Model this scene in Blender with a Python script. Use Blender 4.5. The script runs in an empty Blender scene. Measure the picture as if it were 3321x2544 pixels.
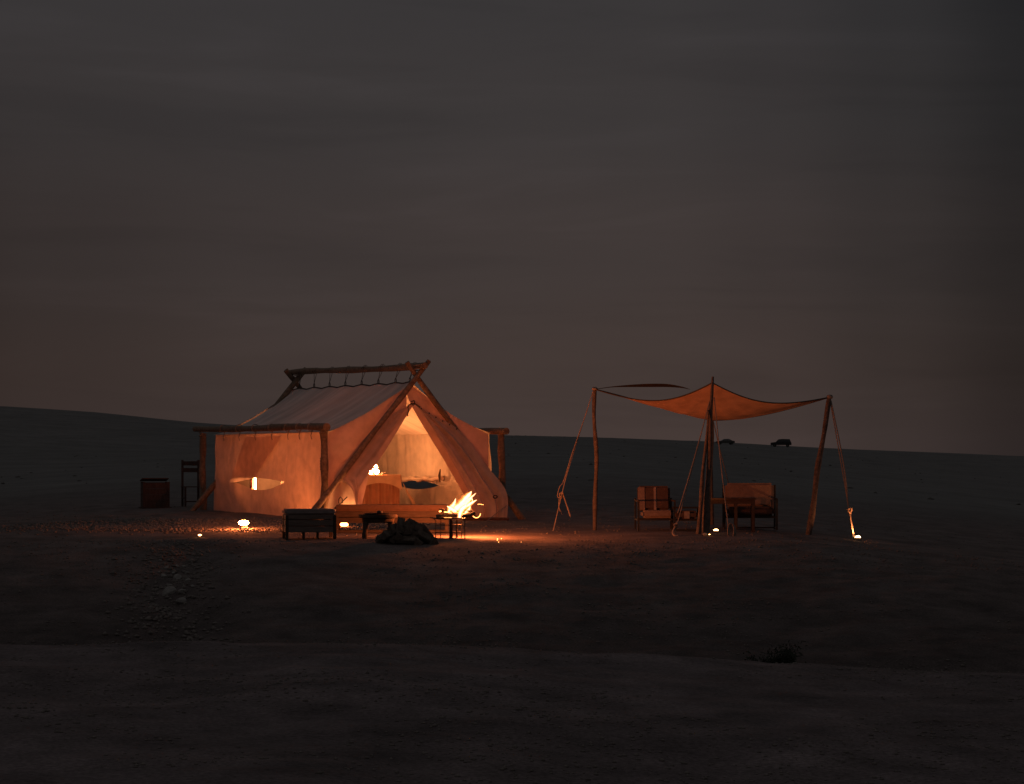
import bpy, bmesh, math, random
import numpy as np
from mathutils import Vector, Matrix

random.seed(7)
rng = np.random.default_rng(11)
sc = bpy.context.scene
C = sc.collection
R = math.radians

# ------------------------------------------------------------------ camera
W_PX, H_PX, F_PX = 3321.0, 2544.0, 7841.0      # photograph size, focal length in its pixels
EYE, Y_H = 1.15, 1500.0                        # eye height over the camp, row of the level line
cam_d = bpy.data.cameras.new("camera")
cam = bpy.data.objects.new("camera", cam_d)
C.objects.link(cam)
cam_d.sensor_fit = 'HORIZONTAL'
cam_d.sensor_width = 36.0
cam_d.lens = 36.0 * F_PX / W_PX
cam_d.shift_y = (Y_H - H_PX / 2) / W_PX
cam_d.clip_start = 0.1
cam_d.clip_end = 20000
cam.location = (0, 0, EYE)
cam.rotation_euler = (R(90), 0, 0)
sc.camera = cam

# ------------------------------------------------------------------ world: dusk under streaked cloud
SUN_EL, SUN_AZ = R(3.0), R(200)
world = bpy.data.worlds.new("World")
sc.world = world
world.use_nodes = True
wn, wl = world.node_tree.nodes, world.node_tree.links
wn.clear()
w_out = wn.new('ShaderNodeOutputWorld')
w_bg = wn.new('ShaderNodeBackground')
w_sky = wn.new('ShaderNodeTexSky')
w_sky.sky_type = 'NISHITA'
w_sky.sun_disc = False
w_sky.sun_elevation = SUN_EL
w_sky.sun_rotation = SUN_AZ
w_tc = wn.new('ShaderNodeTexCoord')
w_sep = wn.new('ShaderNodeSeparateXYZ')
wl.new(w_tc.outputs['Generated'], w_sep.inputs[0])


def wramp(src, stops, interp='EASE'):
    r = wn.new('ShaderNodeValToRGB')
    r.color_ramp.interpolation = interp
    e = r.color_ramp.elements
    while len(e) < len(stops):
        e.new(0.5)
    for k, (p, c) in enumerate(stops):
        e[k].position = p
        e[k].color = (*c, 1)
    wl.new(src, r.inputs[0])
    return r.outputs['Color']


def wmath(op, a, b=None, clamp=False):
    m = wn.new('ShaderNodeMath')
    m.operation = op
    m.use_clamp = clamp
    for i, v in enumerate((a, b)):
        if v is None:
            continue
        if isinstance(v, (int, float)):
            m.inputs[i].default_value = v
        else:
            wl.new(v, m.inputs[i])
    return m.outputs[0]


def wmix(mode, fac, a, b):
    m = wn.new('ShaderNodeMix')
    m.data_type = 'RGBA'
    m.blend_type = mode
    for i, v in ((0, fac), (6, a), (7, b)):
        if isinstance(v, (int, float)):
            m.inputs[i].default_value = v
        elif isinstance(v, tuple):
            m.inputs[i].default_value = (*v, 1)
        else:
            wl.new(v, m.inputs[i])
    return m.outputs[2]


# cloud deck colour by height: dull rose at the horizon, neutral grey higher up
el = wmath('MULTIPLY', w_sep.outputs['Z'], 4.0, True)
deck = wramp(el, [(0.0, (.0585, .0405, .0365)), (.13, (.0535, .0375, .0338)), (.36, (.0475, .0365, .0352)),
                  (.58, (.0415, .0355, .0358)), (.78, (.0385, .0345, .0357)), (1.0, (.046, .0435, .0458))])
# afterglow: a broad lobe to the fore, dimmer to the sides, lost higher up
az = wmath('ARCTAN2', w_sep.outputs['X'], w_sep.outputs['Y'])
azp = wmath('ADD', wmath('MULTIPLY', az, 1.6), .5, True)
right = wramp(azp, [(.0, (1, 1, 1)), (.60, (1.02, 1.03, 1.03)), (.67, (.92, .93, .94)), (.75, (.72, .75, .77)),
                    (.84, (.43, .46, .49)), (1.0, (.38, .42, .45))])
left = wramp(azp, [(.0, (.44, .46, .49)), (.12, (.58, .56, .56)), (.20, (.71, .71, .72)), (.34, (.88, .89, .90)), (.5, (1, 1, 1))])
low = wmix('MULTIPLY', 1.0, deck, left)
upper_l = wramp(el, [(.22, (0, 0, 0)), (.85, (1, 1, 1))])
deck2 = wmix('MIX', upper_l, low, deck)
deck2 = wmix('MULTIPLY', 1.0, deck2, right)
zen = wramp(w_sep.outputs['Z'], [(.22, (0, 0, 0)), (.45, (1, 1, 1))])
deck = wmix('MIX', zen, deck2, (.060, .058, .059))
# long, slightly tilted streaks
w_map = wn.new('ShaderNodeMapping')
w_map.inputs['Rotation'].default_value = (0, R(-9), 0)
w_map.inputs['Scale'].default_value = (3.0, 3.0, 24)
wl.new(w_tc.outputs['Generated'], w_map.inputs[0])
w_noise = wn.new('ShaderNodeTexNoise')
w_noise.inputs['Scale'].default_value = 1.9
w_noise.inputs['Detail'].default_value = 5
w_noise.inputs['Roughness'].default_value = .52
w_noise.inputs['Distortion'].default_value = .5
wl.new(w_map.outputs[0], w_noise.inputs['Vector'])
streak = wramp(w_noise.outputs['Fac'], [(.30, (.86, .86, .87)), (.5, (1, 1, 1)), (.72, (1.16, 1.16, 1.17))])
deck = wmix('MULTIPLY', .7, deck, streak)
sky_mix = wmix('ADD', .0008, deck, w_sky.outputs['Color'])
wl.new(sky_mix, w_bg.inputs['Color'])
w_bg.inputs['Strength'].default_value = 1.0
wl.new(w_bg.outputs[0], w_out.inputs[0])

sun_d = bpy.data.lights.new("sun", 'SUN')
sun_d.energy = 0.006
sun_d.angle = R(25)
sun_d.color = (1, .93, .88)
sun = bpy.data.objects.new("sun", sun_d)
C.objects.link(sun)
sun.location = (0, -20, 30)
sun.rotation_euler = (R(60), 0, R(20))

vs = sc.view_settings
vs.view_transform = 'Standard'
vs.look = 'None'
vs.exposure = 0
vs.gamma = 1
vs.use_curve_mapping = False
cy = sc.cycles
cy.use_denoising = True
cy.use_adaptive_sampling = False
cy.max_bounces = 8
cy.diffuse_bounces = 5
cy.transparent_max_bounces = 12
cy.sample_clamp_indirect = 3.0
cy.sample_clamp_direct = 0.0
cy.caustics_reflective = False
cy.caustics_refractive = False

# ------------------------------------------------------------------ helpers


def P(px, py, D):
    """the point that stands D metres off in the direction of a pixel of the photograph"""
    return Vector(((px - W_PX / 2) * D / F_PX, D, EYE - (py - Y_H) * D / F_PX))


def nodes_of(m):
    m.use_nodes = True
    return m.node_tree.nodes, m.node_tree.links


def surface(name, col, rough=.85, var=.25, scale=6.0, stretch=(1, 1, 1), bump=.0, bump_scale=None, col2=None, spec=.25, metal=0.0):
    m = bpy.data.materials.new(name)
    n, l = nodes_of(m)
    b = n['Principled BSDF']
    b.inputs['Roughness'].default_value = rough
    b.inputs['Specular IOR Level'].default_value = spec
    b.inputs['Metallic'].default_value = metal
    tc = n.new('ShaderNodeTexCoord')
    mp = n.new('ShaderNodeMapping')
    mp.inputs['Scale'].default_value = stretch
    l.new(tc.outputs['Object'], mp.inputs[0])
    nz = n.new('ShaderNodeTexNoise')
    nz.inputs['Scale'].default_value = scale
    nz.inputs['Detail'].default_value = 6
    nz.inputs['Roughness'].default_value = .62
    l.new(mp.outputs[0], nz.inputs['Vector'])
    rp = n.new('ShaderNodeValToRGB')
    c2 = col2 or tuple(c * (1 - var) for c in col)
    c1 = tuple(min(1, c * (1 + var * .7)) for c in col)
    rp.color_ramp.elements[0].position = .3
    rp.color_ramp.elements[1].position = .72
    rp.color_ramp.elements[0].color = (*c2, 1)
    rp.color_ramp.elements[1].color = (*c1, 1)
    l.new(nz.outputs['Fac'], rp.inputs[0])
    l.new(rp.outputs[0], b.inputs['Base Color'])
    if bump:
        nb = n.new('ShaderNodeTexNoise')
        nb.inputs['Scale'].default_value = bump_scale or scale * 3
        nb.inputs['Detail'].default_value = 5
        l.new(mp.outputs[0], nb.inputs['Vector'])
        bp = n.new('ShaderNodeBump')
        bp.inputs['Strength'].default_value = bump
        bp.inputs['Distance'].default_value = .02
        l.new(nb.outputs['Fac'], bp.inputs['Height'])
        l.new(bp.outputs[0], b.inputs['Normal'])
    return m


def canvas(name, refl, trans, mix, scale=5, dirt=.24, bump=.28, stretch=(1, 1, 1)):
    """woven cloth: part of the light bounces, part soaks through"""
    m = bpy.data.materials.new(name)
    n, l = nodes_of(m)
    n.remove(n['Principled BSDF'])
    out = n['Material Output']
    tc = n.new('ShaderNodeTexCoord')
    mp = n.new('ShaderNodeMapping')
    mp.inputs['Scale'].default_value = stretch
    l.new(tc.outputs['Object'], mp.inputs[0])
    nz = n.new('ShaderNodeTexNoise')
    nz.inputs['Scale'].default_value = scale
    nz.inputs['Detail'].default_value = 5
    l.new(mp.outputs[0], nz.inputs['Vector'])

    def tint(c):
        rp = n.new('ShaderNodeValToRGB')
        rp.color_ramp.elements[0].position = .28
        rp.color_ramp.elements[1].position = .7
        rp.color_ramp.elements[0].color = (*[x * (1 - dirt) for x in c], 1)
        rp.color_ramp.elements[1].color = (*c, 1)
        l.new(nz.outputs['Fac'], rp.inputs[0])
        return rp.outputs[0]
    d = n.new('ShaderNodeBsdfDiffuse')
    t = n.new('ShaderNodeBsdfTranslucent')
    l.new(tint(refl), d.inputs['Color'])
    l.new(tint(trans), t.inputs['Color'])
    nb = n.new('ShaderNodeTexNoise')
    nb.inputs['Scale'].default_value = 9
    nb.inputs['Detail'].default_value = 4
    nb.inputs['Distortion'].default_value = .6
    l.new(mp.outputs[0], nb.inputs['Vector'])
    bp = n.new('ShaderNodeBump')
    bp.inputs['Strength'].default_value = bump
    bp.inputs['Distance'].default_value = .03
    l.new(nb.outputs['Fac'], bp.inputs['Height'])
    l.new(bp.outputs[0], d.inputs['Normal'])
    l.new(bp.outputs[0], t.inputs['Normal'])
    mx = n.new('ShaderNodeMixShader')
    mx.inputs[0].default_value = mix
    l.new(d.outputs[0], mx.inputs[1])
    l.new(t.outputs[0], mx.inputs[2])
    l.new(mx.outputs[0], out.inputs['Surface'])
    return m


def glow(name, col, strength, see_through=0.0):
    m = bpy.data.materials.new(name)
    n, l = nodes_of(m)
    n.remove(n['Principled BSDF'])
    e = n.new('ShaderNodeEmission')
    e.inputs['Color'].default_value = (*col, 1)
    e.inputs['Strength'].default_value = strength
    if see_through:
        t = n.new('ShaderNodeBsdfTransparent')
        mx = n.new('ShaderNodeMixShader')
        mx.inputs[0].default_value = 1 - see_through
        l.new(t.outputs[0], mx.inputs[1])
        l.new(e.outputs[0], mx.inputs[2])
        l.new(mx.outputs[0], n['Material Output'].inputs['Surface'])
    else:
        l.new(e.outputs[0], n['Material Output'].inputs['Surface'])
    return m


class MB:
    """collects verts and faces, then links them as ONE mesh object"""

    def __init__(self):
        self.v, self.f = [], []

    def add(self, vs_, fs_):
        b = len(self.v)
        self.v += [tuple(x) for x in vs_]
        self.f += [tuple(i + b for i in q) for q in fs_]
        return self

    def box(self, c, size, rz=0.0, bev=0.0, tilt=None):
        """bevelled box; c its centre"""
        hx, hy, hz = size[0] / 2, size[1] / 2, size[2] / 2
        bm = bmesh.new()
        bmesh.ops.create_cube(bm, size=1)
        for q in bm.verts:
            q.co = Vector((q.co.x * 2 * hx, q.co.y * 2 * hy, q.co.z * 2 * hz))
        if bev > 0:
            bmesh.ops.bevel(bm, geom=list(bm.edges), offset=min(bev, hx * .9, hy * .9, hz * .9), segments=2, affect='EDGES')
        M = Matrix.Translation(Vector(c)) @ Matrix.Rotation(rz, 4, 'Z')
        if tilt is not None:
            M = M @ tilt
        bm.verts.ensure_lookup_table()
        for i, q in enumerate(bm.verts):
            q.index = i
        self.add([M @ q.co for q in bm.verts], [[w.index for w in f.verts] for f in bm.faces])
        bm.free()
        return self

    def tube(self, pts, rad, n=8, cap=True, flat=1.0):
        """round bar through pts; rad one number or one per point"""
        pts = [Vector(p) for p in pts]
        if not hasattr(rad, '__len__'):
            rad = [rad] * len(pts)
        vs_, fs_ = [], []
        up0 = None
        for i, p in enumerate(pts):
            d = (pts[min(i + 1, len(pts) - 1)] - pts[max(i - 1, 0)])
            d = d.normalized() if d.length > 1e-9 else Vector((0, 0, 1))
            if up0 is None:
                up0 = Vector((0, 1, 0)) if abs(d.y) < .8 else Vector((1, 0, 0))
            a = up0 - d * up0.dot(d)
            a.normalize()
            up0 = a
            b = d.cross(a)
            for k in range(n):
                t = 2 * math.pi * k / n
                vs_.append(p + (a * math.cos(t) * flat + b * math.sin(t)) * rad[i])
        for i in range(len(pts) - 1):
            for k in range(n):
                k2 = (k + 1) % n
                fs_.append((i * n + k, i * n + k2, (i + 1) * n + k2, (i + 1) * n + k))
        if cap:
            fs_.append(tuple(range(n - 1, -1, -1)))
            fs_.append(tuple((len(pts) - 1) * n + k for k in range(n)))
        return self.add(vs_, fs_)

    def lathe(self, c, prof, n=20):
        """prof: list of (radius, height)"""
        c = Vector(c)
        vs_, fs_ = [], []
        for r, z in prof:
            for k in range(n):
                t = 2 * math.pi * k / n
                vs_.append(c + Vector((r * math.cos(t), r * math.sin(t), z)))
        for i in range(len(prof) - 1):
            for k in range(n):
                k2 = (k + 1) % n
                fs_.append((i * n + k, i * n + k2, (i + 1) * n + k2, (i + 1) * n + k))
        if prof[0][0] > 1e-6:
            fs_.append(tuple(range(n - 1, -1, -1)))
        if prof[-1][0] > 1e-6:
            fs_.append(tuple((len(prof) - 1) * n + k for k in range(n)))
        return self.add(vs_, fs_)

    def grid(self, G):
        """G[i][j] -> point"""
        ni, nj = len(G), len(G[0])
        return self.add([p for row in G for p in row],
                        [(i * nj + j, (i + 1) * nj + j, (i + 1) * nj + j + 1, i * nj + j + 1) for i in range(ni - 1) for j in range(nj - 1)])

    def build(self, name, mat, parent=None, smooth=True, merge=False, loc=None):
        me = bpy.data.meshes.new(name)
        off = Vector(loc) if loc is not None else Vector((0, 0, 0))
        me.from_pydata([tuple(Vector(p) - off) for p in self.v], [], self.f)
        if merge:
            bm = bmesh.new()
            bm.from_mesh(me)
            bmesh.ops.remove_doubles(bm, verts=bm.verts, dist=1e-4)
            bm.to_mesh(me)
            bm.free()
        me.update()
        if smooth:
            me.polygons.foreach_set('use_smooth', [True] * len(me.polygons))
            try:
                me.set_sharp_from_angle(angle=R(40))
            except Exception:
                pass
        me.materials.append(mat)
        o = bpy.data.objects.new(name, me)
        C.objects.link(o)
        if parent is not None:
            o.parent = parent
        if loc is not None:
            o.location = loc
        return o


def tag(o, label, cat, group=None):
    o['label'] = label
    o['category'] = cat
    if group:
        o['group'] = group
    return o


def thing(name, label, cat, loc, rz=0.0, group=None):
    o = bpy.data.objects.new(name, None)
    o.empty_display_size = .2
    C.objects.link(o)
    o.location = loc
    o.rotation_euler = (0, 0, rz)
    return tag(o, label, cat, group)


def dup(o, loc, rz, label):
    """a copy of a thing with its parts and sub-parts"""
    r = o.copy()
    C.objects.link(r)
    r.location = loc
    r.rotation_euler = (0, 0, rz)
    r['label'] = label
    for ch in list(o.children):
        c = ch.copy()
        C.objects.link(c)
        c.parent = r
        for g in ch.children:
            d = g.copy()
            C.objects.link(d)
            d.parent = c
    return r


def spline(pts, n):
    """Catmull-Rom through pts, n points"""
    pts = [Vector(p) for p in pts]
    m = len(pts) - 1
    out = []
    for i in range(n):
        t = i / (n - 1) * m
        k = min(int(t), m - 1)
        f = t - k
        p0, p1, p2, p3 = pts[max(k - 1, 0)], pts[k], pts[k + 1], pts[min(k + 2, m)]
        out.append(.5 * ((2 * p1) + (p2 - p0) * f + (2 * p0 - 5 * p1 + 4 * p2 - p3) * f * f + (3 * p1 - p0 - 3 * p2 + p3) * f ** 3))
    return out


def log_pts(a, b, n=14, wob=.02, r=.055, taper=.85, seed=0):
    """a crooked pole from a to b: points and radii"""
    q = random.Random(seed)
    a, b = Vector(a), Vector(b)
    d = b - a
    s = d.normalized().orthogonal().normalized()
    t = d.normalized().cross(s)
    ph = [q.uniform(0, 6.28) for _ in range(6)]
    pts, rad = [], []
    for i in range(n):
        f = i / (n - 1)
        w = wob * math.sin(math.pi * f) if i not in (0, n - 1) else 0
        pts.append(a + d * f + s * (w * math.sin(5 * f + ph[0]) + wob * .35 * math.sin(13 * f + ph[1])) + t * (w * math.sin(4 * f + ph[2])))
        rad.append(r * (1 + (taper - 1) * f) * (1 + .10 * math.sin(17 * f + ph[3]) + q.uniform(-.05, .05)))
    return pts, rad


# ------------------------------------------------------------------ noise for the ground
def _hash(ix, iy, seed):
    h = (ix.astype(np.int64) * 374761393 + iy.astype(np.int64) * 668265263 + seed * 974711) & 0x7fffffff
    h = ((h ^ (h >> 13)) * 1274126177) & 0x7fffffff
    return ((h ^ (h >> 16)) & 0xffff) / 65535.0


def vnoise(x, y, seed=0):
    ix, iy = np.floor(x), np.floor(y)
    fx, fy = x - ix, y - iy
    fx, fy = fx * fx * (3 - 2 * fx), fy * fy * (3 - 2 * fy)
    a, b = _hash(ix, iy, seed), _hash(ix + 1, iy, seed)
    c, d = _hash(ix, iy + 1, seed), _hash(ix + 1, iy + 1, seed)
    return (a * (1 - fx) + b * fx) * (1 - fy) + (c * (1 - fx) + d * fx) * fy - .5


RIDGE_PX = np.array([-4000, -1200, 0, 300, 640, 1000, 1640, 1900, 2300, 2700, 3000, 3321, 4600, 8000.])
RIDGE_PY = np.array([1270, 1275, 1316, 1336, 1371, 1393, 1411, 1417, 1431, 1454, 1466, 1479, 1490, 1480.])
D_R = 590.0
RX = (RIDGE_PX - W_PX / 2) * D_R / F_PX
RZ = EYE - (RIDGE_PY - Y_H) * D_R / F_PX


def H(x, y, fine=True):
    """height of the ground"""
    x = np.asarray(x, float)
    y = np.asarray(y, float)
    x, y = np.broadcast_arrays(x, y)
    # the camp's level ground
    yc = np.maximum(y, 40)

    plat = np.where(yc < 49, .02 * (yc - 49), .012 * (np.minimum(yc, 62) - 49))
    xr = np.maximum(x - 4, 0)
    plat = plat - .1 * xr * xr / (xr + 1.2)
    xl = np.maximum(-8.2 - x, 0)
    plat = plat - .06 * xl * xl / (xl + 2)
    plat = plat - .08 * np.exp(-((x - .3) ** 2 + (y - 49.9) ** 2) / (2 * 1.3 ** 2))
    plat = plat + .11 * np.exp(-((y - 46.7 + .25 * np.sin(x * 1.7)) / .75) ** 2) * np.clip((-3.9 - x) / .8, 0, 1) * np.clip((x + 9.5) / 2.5, 0, 1)
    # its front bank, the dip and the near rise
    zc = np.interp(x, [-9, -4, -1, .1, 1.07, 2.28, 4.02, 9], [-.32, -.304, -.322, -.367, -.425, -.48, -.57, -.72])
    off = zc + .32
    ys = [-60, 4, 8, 11, 14, 17, 18.6, 19.4, 20.4, 22, 24.5, 27, 29, 31, 33, 35, 37, 38.7, 40]
    zs = [-.6, -.45, -.43, -.42, -.375, -.325, -.318, -.33, -.40, -.68, -1.25, -1.50, -1.42, -1.16, -.92, -.68, -.46, -.29, -.18]
    near = np.interp(y, ys, zs)
    w_off = np.interp(y, [6, 12, 19, 24, 30], [.7, .9, 1, .6, 0])
    w_pl = np.interp(y, [30, 40], [0, 1])
    near = near + off * w_off + (plat + .18) * w_pl
    z = np.where(y < 40, near, plat)
    # far hill
    f = np.clip((y - 62) / (D_R - 62), 0, 1)
    rz = np.interp(x, RX, RZ)
    hill = plat + (rz - plat) * f ** 1.12
    back = np.clip((y - D_R) / 500, 0, 1)
    hill = np.where(y > D_R, rz - (rz + 12) * (back * back * (3 - 2 * back)), hill)
    und = vnoise(x / 42 + 3, y / 60, 5) * 2.2 * np.clip((y - 90) / 200, 0, 1) * np.clip((D_R - y) / 150, 0, 1)
    z = np.where(y > 62, hill + und, z)
    # a shallow gully down the bank on the left
    gx = -4.65 + (y - 33) * -.13
    z = z - .16 * np.exp(-((x - gx + .35 * np.sin(y * 1.1)) / .45) ** 2) * np.clip((40.5 - y) / 3, 0, 1) * np.clip((y - 27) / 2, 0, 1)
    if fine:
        amp = np.interp(y, [8, 20, 38, 41, 60, 80], [1, 1.1, 1.3, .55, .7, 1.5])
        z = z + amp * (.055 * vnoise(x / 1.3, y / 1.3, 1) + .03 * vnoise(x / .5, y / .5, 2) + .014 * vnoise(x / .2, y / .2, 3))
    return z


def h(x, y):
    return float(H(x, y))


def G(px, D, dz=0.0):
    """a point on the ground in a pixel column at a distance"""
    x = (px - W_PX / 2) * D / F_PX
    return Vector((x, D, h(x, D) + dz))


# ------------------------------------------------------------------ materials
M = {}
M['soil'] = surface('dry stony soil', (.150, .124, .120), .95, .45, 1.7, bump=.9, bump_scale=26)
n, l = nodes_of(M['soil'])
old = n['Principled BSDF'].inputs['Base Color'].links[0].from_socket
tc = n.new('ShaderNodeTexCoord')
sp = n.new('ShaderNodeSeparateXYZ')
l.new(tc.outputs['Object'], sp.inputs[0])
mr = n.new('ShaderNodeMapRange')
mr.inputs['From Min'].default_value = 58
mr.inputs['From Max'].default_value = 110
l.new(sp.outputs['Y'], mr.inputs['Value'])
nz = n.new('ShaderNodeTexNoise')
nz.inputs['Scale'].default_value = .09
nz.inputs['Detail'].default_value = 9
nz.inputs['Roughness'].default_value = .7
l.new(tc.outputs['Object'], nz.inputs['Vector'])
rp = n.new('ShaderNodeValToRGB')
rp.color_ramp.elements[0].position = .34
rp.color_ramp.elements[1].position = .68
rp.color_ramp.elements[0].color = (.15, .147, .142, 1)
rp.color_ramp.elements[1].color = (.225, .217, .21, 1)
l.new(nz.outputs['Fac'], rp.inputs[0])
mx = n.new('ShaderNodeMix')
mx.data_type = 'RGBA'
l.new(mr.outputs[0], mx.inputs[0])
l.new(old, mx.inputs[6])
l.new(rp.outputs[0], mx.inputs[7])
band = n.new('ShaderNodeValToRGB')          # hollow and bank darkened, near rise lightened: shade put into the soil colour
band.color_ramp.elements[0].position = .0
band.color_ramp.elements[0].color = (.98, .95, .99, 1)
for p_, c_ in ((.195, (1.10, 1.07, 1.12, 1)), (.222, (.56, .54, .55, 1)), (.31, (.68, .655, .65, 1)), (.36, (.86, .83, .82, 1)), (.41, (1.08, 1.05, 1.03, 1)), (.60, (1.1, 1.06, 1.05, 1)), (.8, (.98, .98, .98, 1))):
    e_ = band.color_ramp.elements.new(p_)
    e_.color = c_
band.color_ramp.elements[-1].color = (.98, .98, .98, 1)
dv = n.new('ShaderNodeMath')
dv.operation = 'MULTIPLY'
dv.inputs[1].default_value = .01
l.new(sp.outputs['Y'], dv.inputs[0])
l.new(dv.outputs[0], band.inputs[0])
nm = n.new('ShaderNodeTexNoise')
nm.inputs['Scale'].default_value = .42
nm.inputs['Detail'].default_value = 7
nm.inputs['Roughness'].default_value = .66
l.new(tc.outputs['Object'], nm.inputs['Vector'])
rm = n.new('ShaderNodeValToRGB')
rm.color_ramp.elements[0].position = .36
rm.color_ramp.elements[1].position = .66
rm.color_ramp.elements[0].color = (.88, .87, .86, 1)
rm.color_ramp.elements[1].color = (1.1, 1.1, 1.1, 1)
l.new(nm.outputs['Fac'], rm.inputs[0])
m2 = n.new('ShaderNodeMix')
m2.data_type = 'RGBA'
m2.blend_type = 'MULTIPLY'
m2.inputs[0].default_value = 1
l.new(mx.outputs[2], m2.inputs[6])
l.new(rm.outputs[0], m2.inputs[7])
mx = m2
ng = n.new('ShaderNodeTexNoise')
ng.inputs['Scale'].default_value = 34
ng.inputs['Detail'].default_value = 3
ng.inputs['Roughness'].default_value = .7
l.new(tc.outputs['Object'], ng.inputs['Vector'])
rg = n.new('ShaderNodeValToRGB')
rg.color_ramp.elements[0].position = .36
rg.color_ramp.elements[1].position = .66
rg.color_ramp.elements[0].color = (.66, .65, .64, 1)
rg.color_ramp.elements[1].color = (1.3, 1.3, 1.3, 1)
l.new(ng.outputs['Fac'], rg.inputs[0])
m3 = n.new('ShaderNodeMix')
m3.data_type = 'RGBA'
m3.blend_type = 'MULTIPLY'
m3.inputs[0].default_value = 1
l.new(mx.outputs[2], m3.inputs[6])
l.new(rg.outputs[0], m3.inputs[7])
mx = m3
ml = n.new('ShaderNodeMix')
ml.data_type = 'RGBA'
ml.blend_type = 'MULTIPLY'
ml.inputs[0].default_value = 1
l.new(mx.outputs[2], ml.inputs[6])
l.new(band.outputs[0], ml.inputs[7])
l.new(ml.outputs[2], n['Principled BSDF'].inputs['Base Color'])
M['gravel'] = surface('pale gravel', (.205, .178, .162), .9, .35, 9, bump=.3)
M['stone'] = surface('pale gully stone', (.36, .34, .32), .9, .3, 5, bump=.5)
M['log'] = surface('peeled weathered pole', (.27, .185, .13), .8, .5, 5, (3, 3, 3), bump=.6)
M['log_grey'] = surface('grey weathered pole', (.14, .115, .105), .85, .5, 5, (3, 3, 3), bump=.6)
M['log_dark'] = surface('dark bark', (.09, .065, .05), .9, .5, 7, bump=.6)
M['plank'] = surface('brown stained board', (.095, .06, .042), .7, .4, 6, (1, 7, 7), bump=.3)
M['lit_board'] = surface('lamp-lit side board', (.55, .45, .35), .8, .3, 6, bump=.3)
M['plank_mid'] = surface('worn grey brown board', (.19, .145, .125), .75, .35, 6, (1, 7, 7), bump=.3)
M['plank_dark'] = surface('dark stained wood', (.06, .042, .033), .7, .4, 7, (1, 6, 6), bump=.3)
M['wood_red'] = surface('reddish wood', (.10, .065, .055), .75, .4, 6, (6, 6, 1), bump=.3)
M['firewood'] = surface('split firewood', (.14, .105, .085), .9, .6, 14, bump=.7)
M['metal'] = surface('blackened iron', (.035, .032, .03), .55, .3, 12, spec=.5, metal=.4, bump=.1)
M['rope'] = surface('hemp rope', (.34, .28, .24), .95, .3, 60, bump=.6)
M['cord'] = surface('dark cord', (.07, .055, .045), .9, .3, 60)
M['canvas'] = canvas('tent canvas', (.80, .73, .66), (.66, .39, .28), .42)
M['gable'] = canvas('heavier gable canvas', (.72, .63, .58), (.43, .175, .14), .27)
M['canvas_thin'] = canvas('thin window flap canvas', (.70, .64, .60), (.92, .74, .66), .78)
M['fly'] = canvas('roof fly canvas', (.78, .72, .68), (.34, .19, .14), .075, scale=1.6, dirt=.32, bump=.12, stretch=(.45, 2.6, .6))
M['flap'] = canvas('door flap canvas', (.62, .51, .45), (.50, .24, .17), .25)
M['shade'] = canvas('shade sail cloth', (.55, .35, .28), (.30, .15, .10), .18, dirt=.25)
M['cushion'] = surface('light brown cushion', (.10, .062, .05), .95, .2, 12, bump=.3)
M['cushion_dark'] = surface('charcoal cushion', (.27, .22, .21), .95, .25, 12, bump=.3)
M['cushion_red'] = surface('rust red cushion', (.085, .058, .055), .95, .2, 12, bump=.3)
M['cushion_stripe'] = surface('ochre cushion stripe', (.22, .17, .155), .95, .2, 12, bump=.3)
M['cloth'] = canvas('table linen', (.62, .44, .33), (.4, .2, .12), .2)
M['cloth_dark'] = canvas('dark table skirt', (.42, .22, .15), (.3, .1, .06), .15)
M['shaded_cloth'] = surface('shaded sail cloth strip', (.02, .019, .018), .95, .3, 8, bump=.2)
M['linen'] = surface('cream linen', (.62, .52, .43), .95, .12, 5, bump=.3)
M['rug'] = surface('woven rug', (.16, .08, .055), .95, .4, 14, bump=.3)
M['paint_car'] = surface('dark car paint', (.03, .032, .036), .4, .1, 3, spec=.5)
M['paint_pale'] = surface('dusty grey car paint', (.09, .085, .08), .5, .1, 3, spec=.4)
M['glass'] = surface('dark glass', (.02, .022, .025), .15, .1, 3, spec=.6)
M['glass_pale'] = surface('dusty glass', (.16, .16, .165), .3, .1, 3, spec=.6)
M['tyre'] = surface('tyre rubber', (.02, .02, .02), .9, .1, 5)
M['scrub'] = surface('dry scrub', (.14, .132, .12), .95, .35, 3)
M['leaf'] = surface('dark scrub leaf', (.035, .04, .028), .85, .4, 6)
WARM = (1.0, .325, .098)
RED = (1.0, .215, .052)
M['glow_lantern'] = glow('lit lantern glass', RED, 460)
M['glow_soft'] = glow('small candle glass', (1, .42, .14), 14)
M['glow_globe'] = glow('lit glass globe', WARM, 800)
M['glow_floor'] = glow('lit floor lantern glass', WARM, 430)
M['glow_door'] = glow('lit door lantern glass', WARM, 300)
M['glow_panel'] = glow('lit lamp panel', RED, 45)
M['glow_dim'] = glow('softly lit lantern pane', (1, .5, .25), 1.3)
M['glow_pane'] = glow('lit lantern pane', WARM, 260)
M['glow_up'] = glow('uplight dome', (1, .5, .2), 14)
M['flame_core'] = glow('flame core', (1, .60, .34), 7, .66)
M['flame_mid'] = glow('flame body', (1, .42, .14), 3.6, .74)
M['flame_edge'] = glow('flame edge', (1, .24, .035), 2.6, .86)
M['ember'] = glow('glowing ember', (1, .30, .07), 9)

# ------------------------------------------------------------------ ground
def axis(lo, hi, step, far_lo, far_hi, grow):
    a = list(np.arange(lo, hi + 1e-6, step))
    s = step
    while a[-1] < far_hi:
        s *= grow
        a.append(a[-1] + s)
    s = step
    b = []
    x = lo
    while x > far_lo:
        s *= grow
        x -= s
        b.append(x)
    return np.array(b[::-1] + a)


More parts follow.
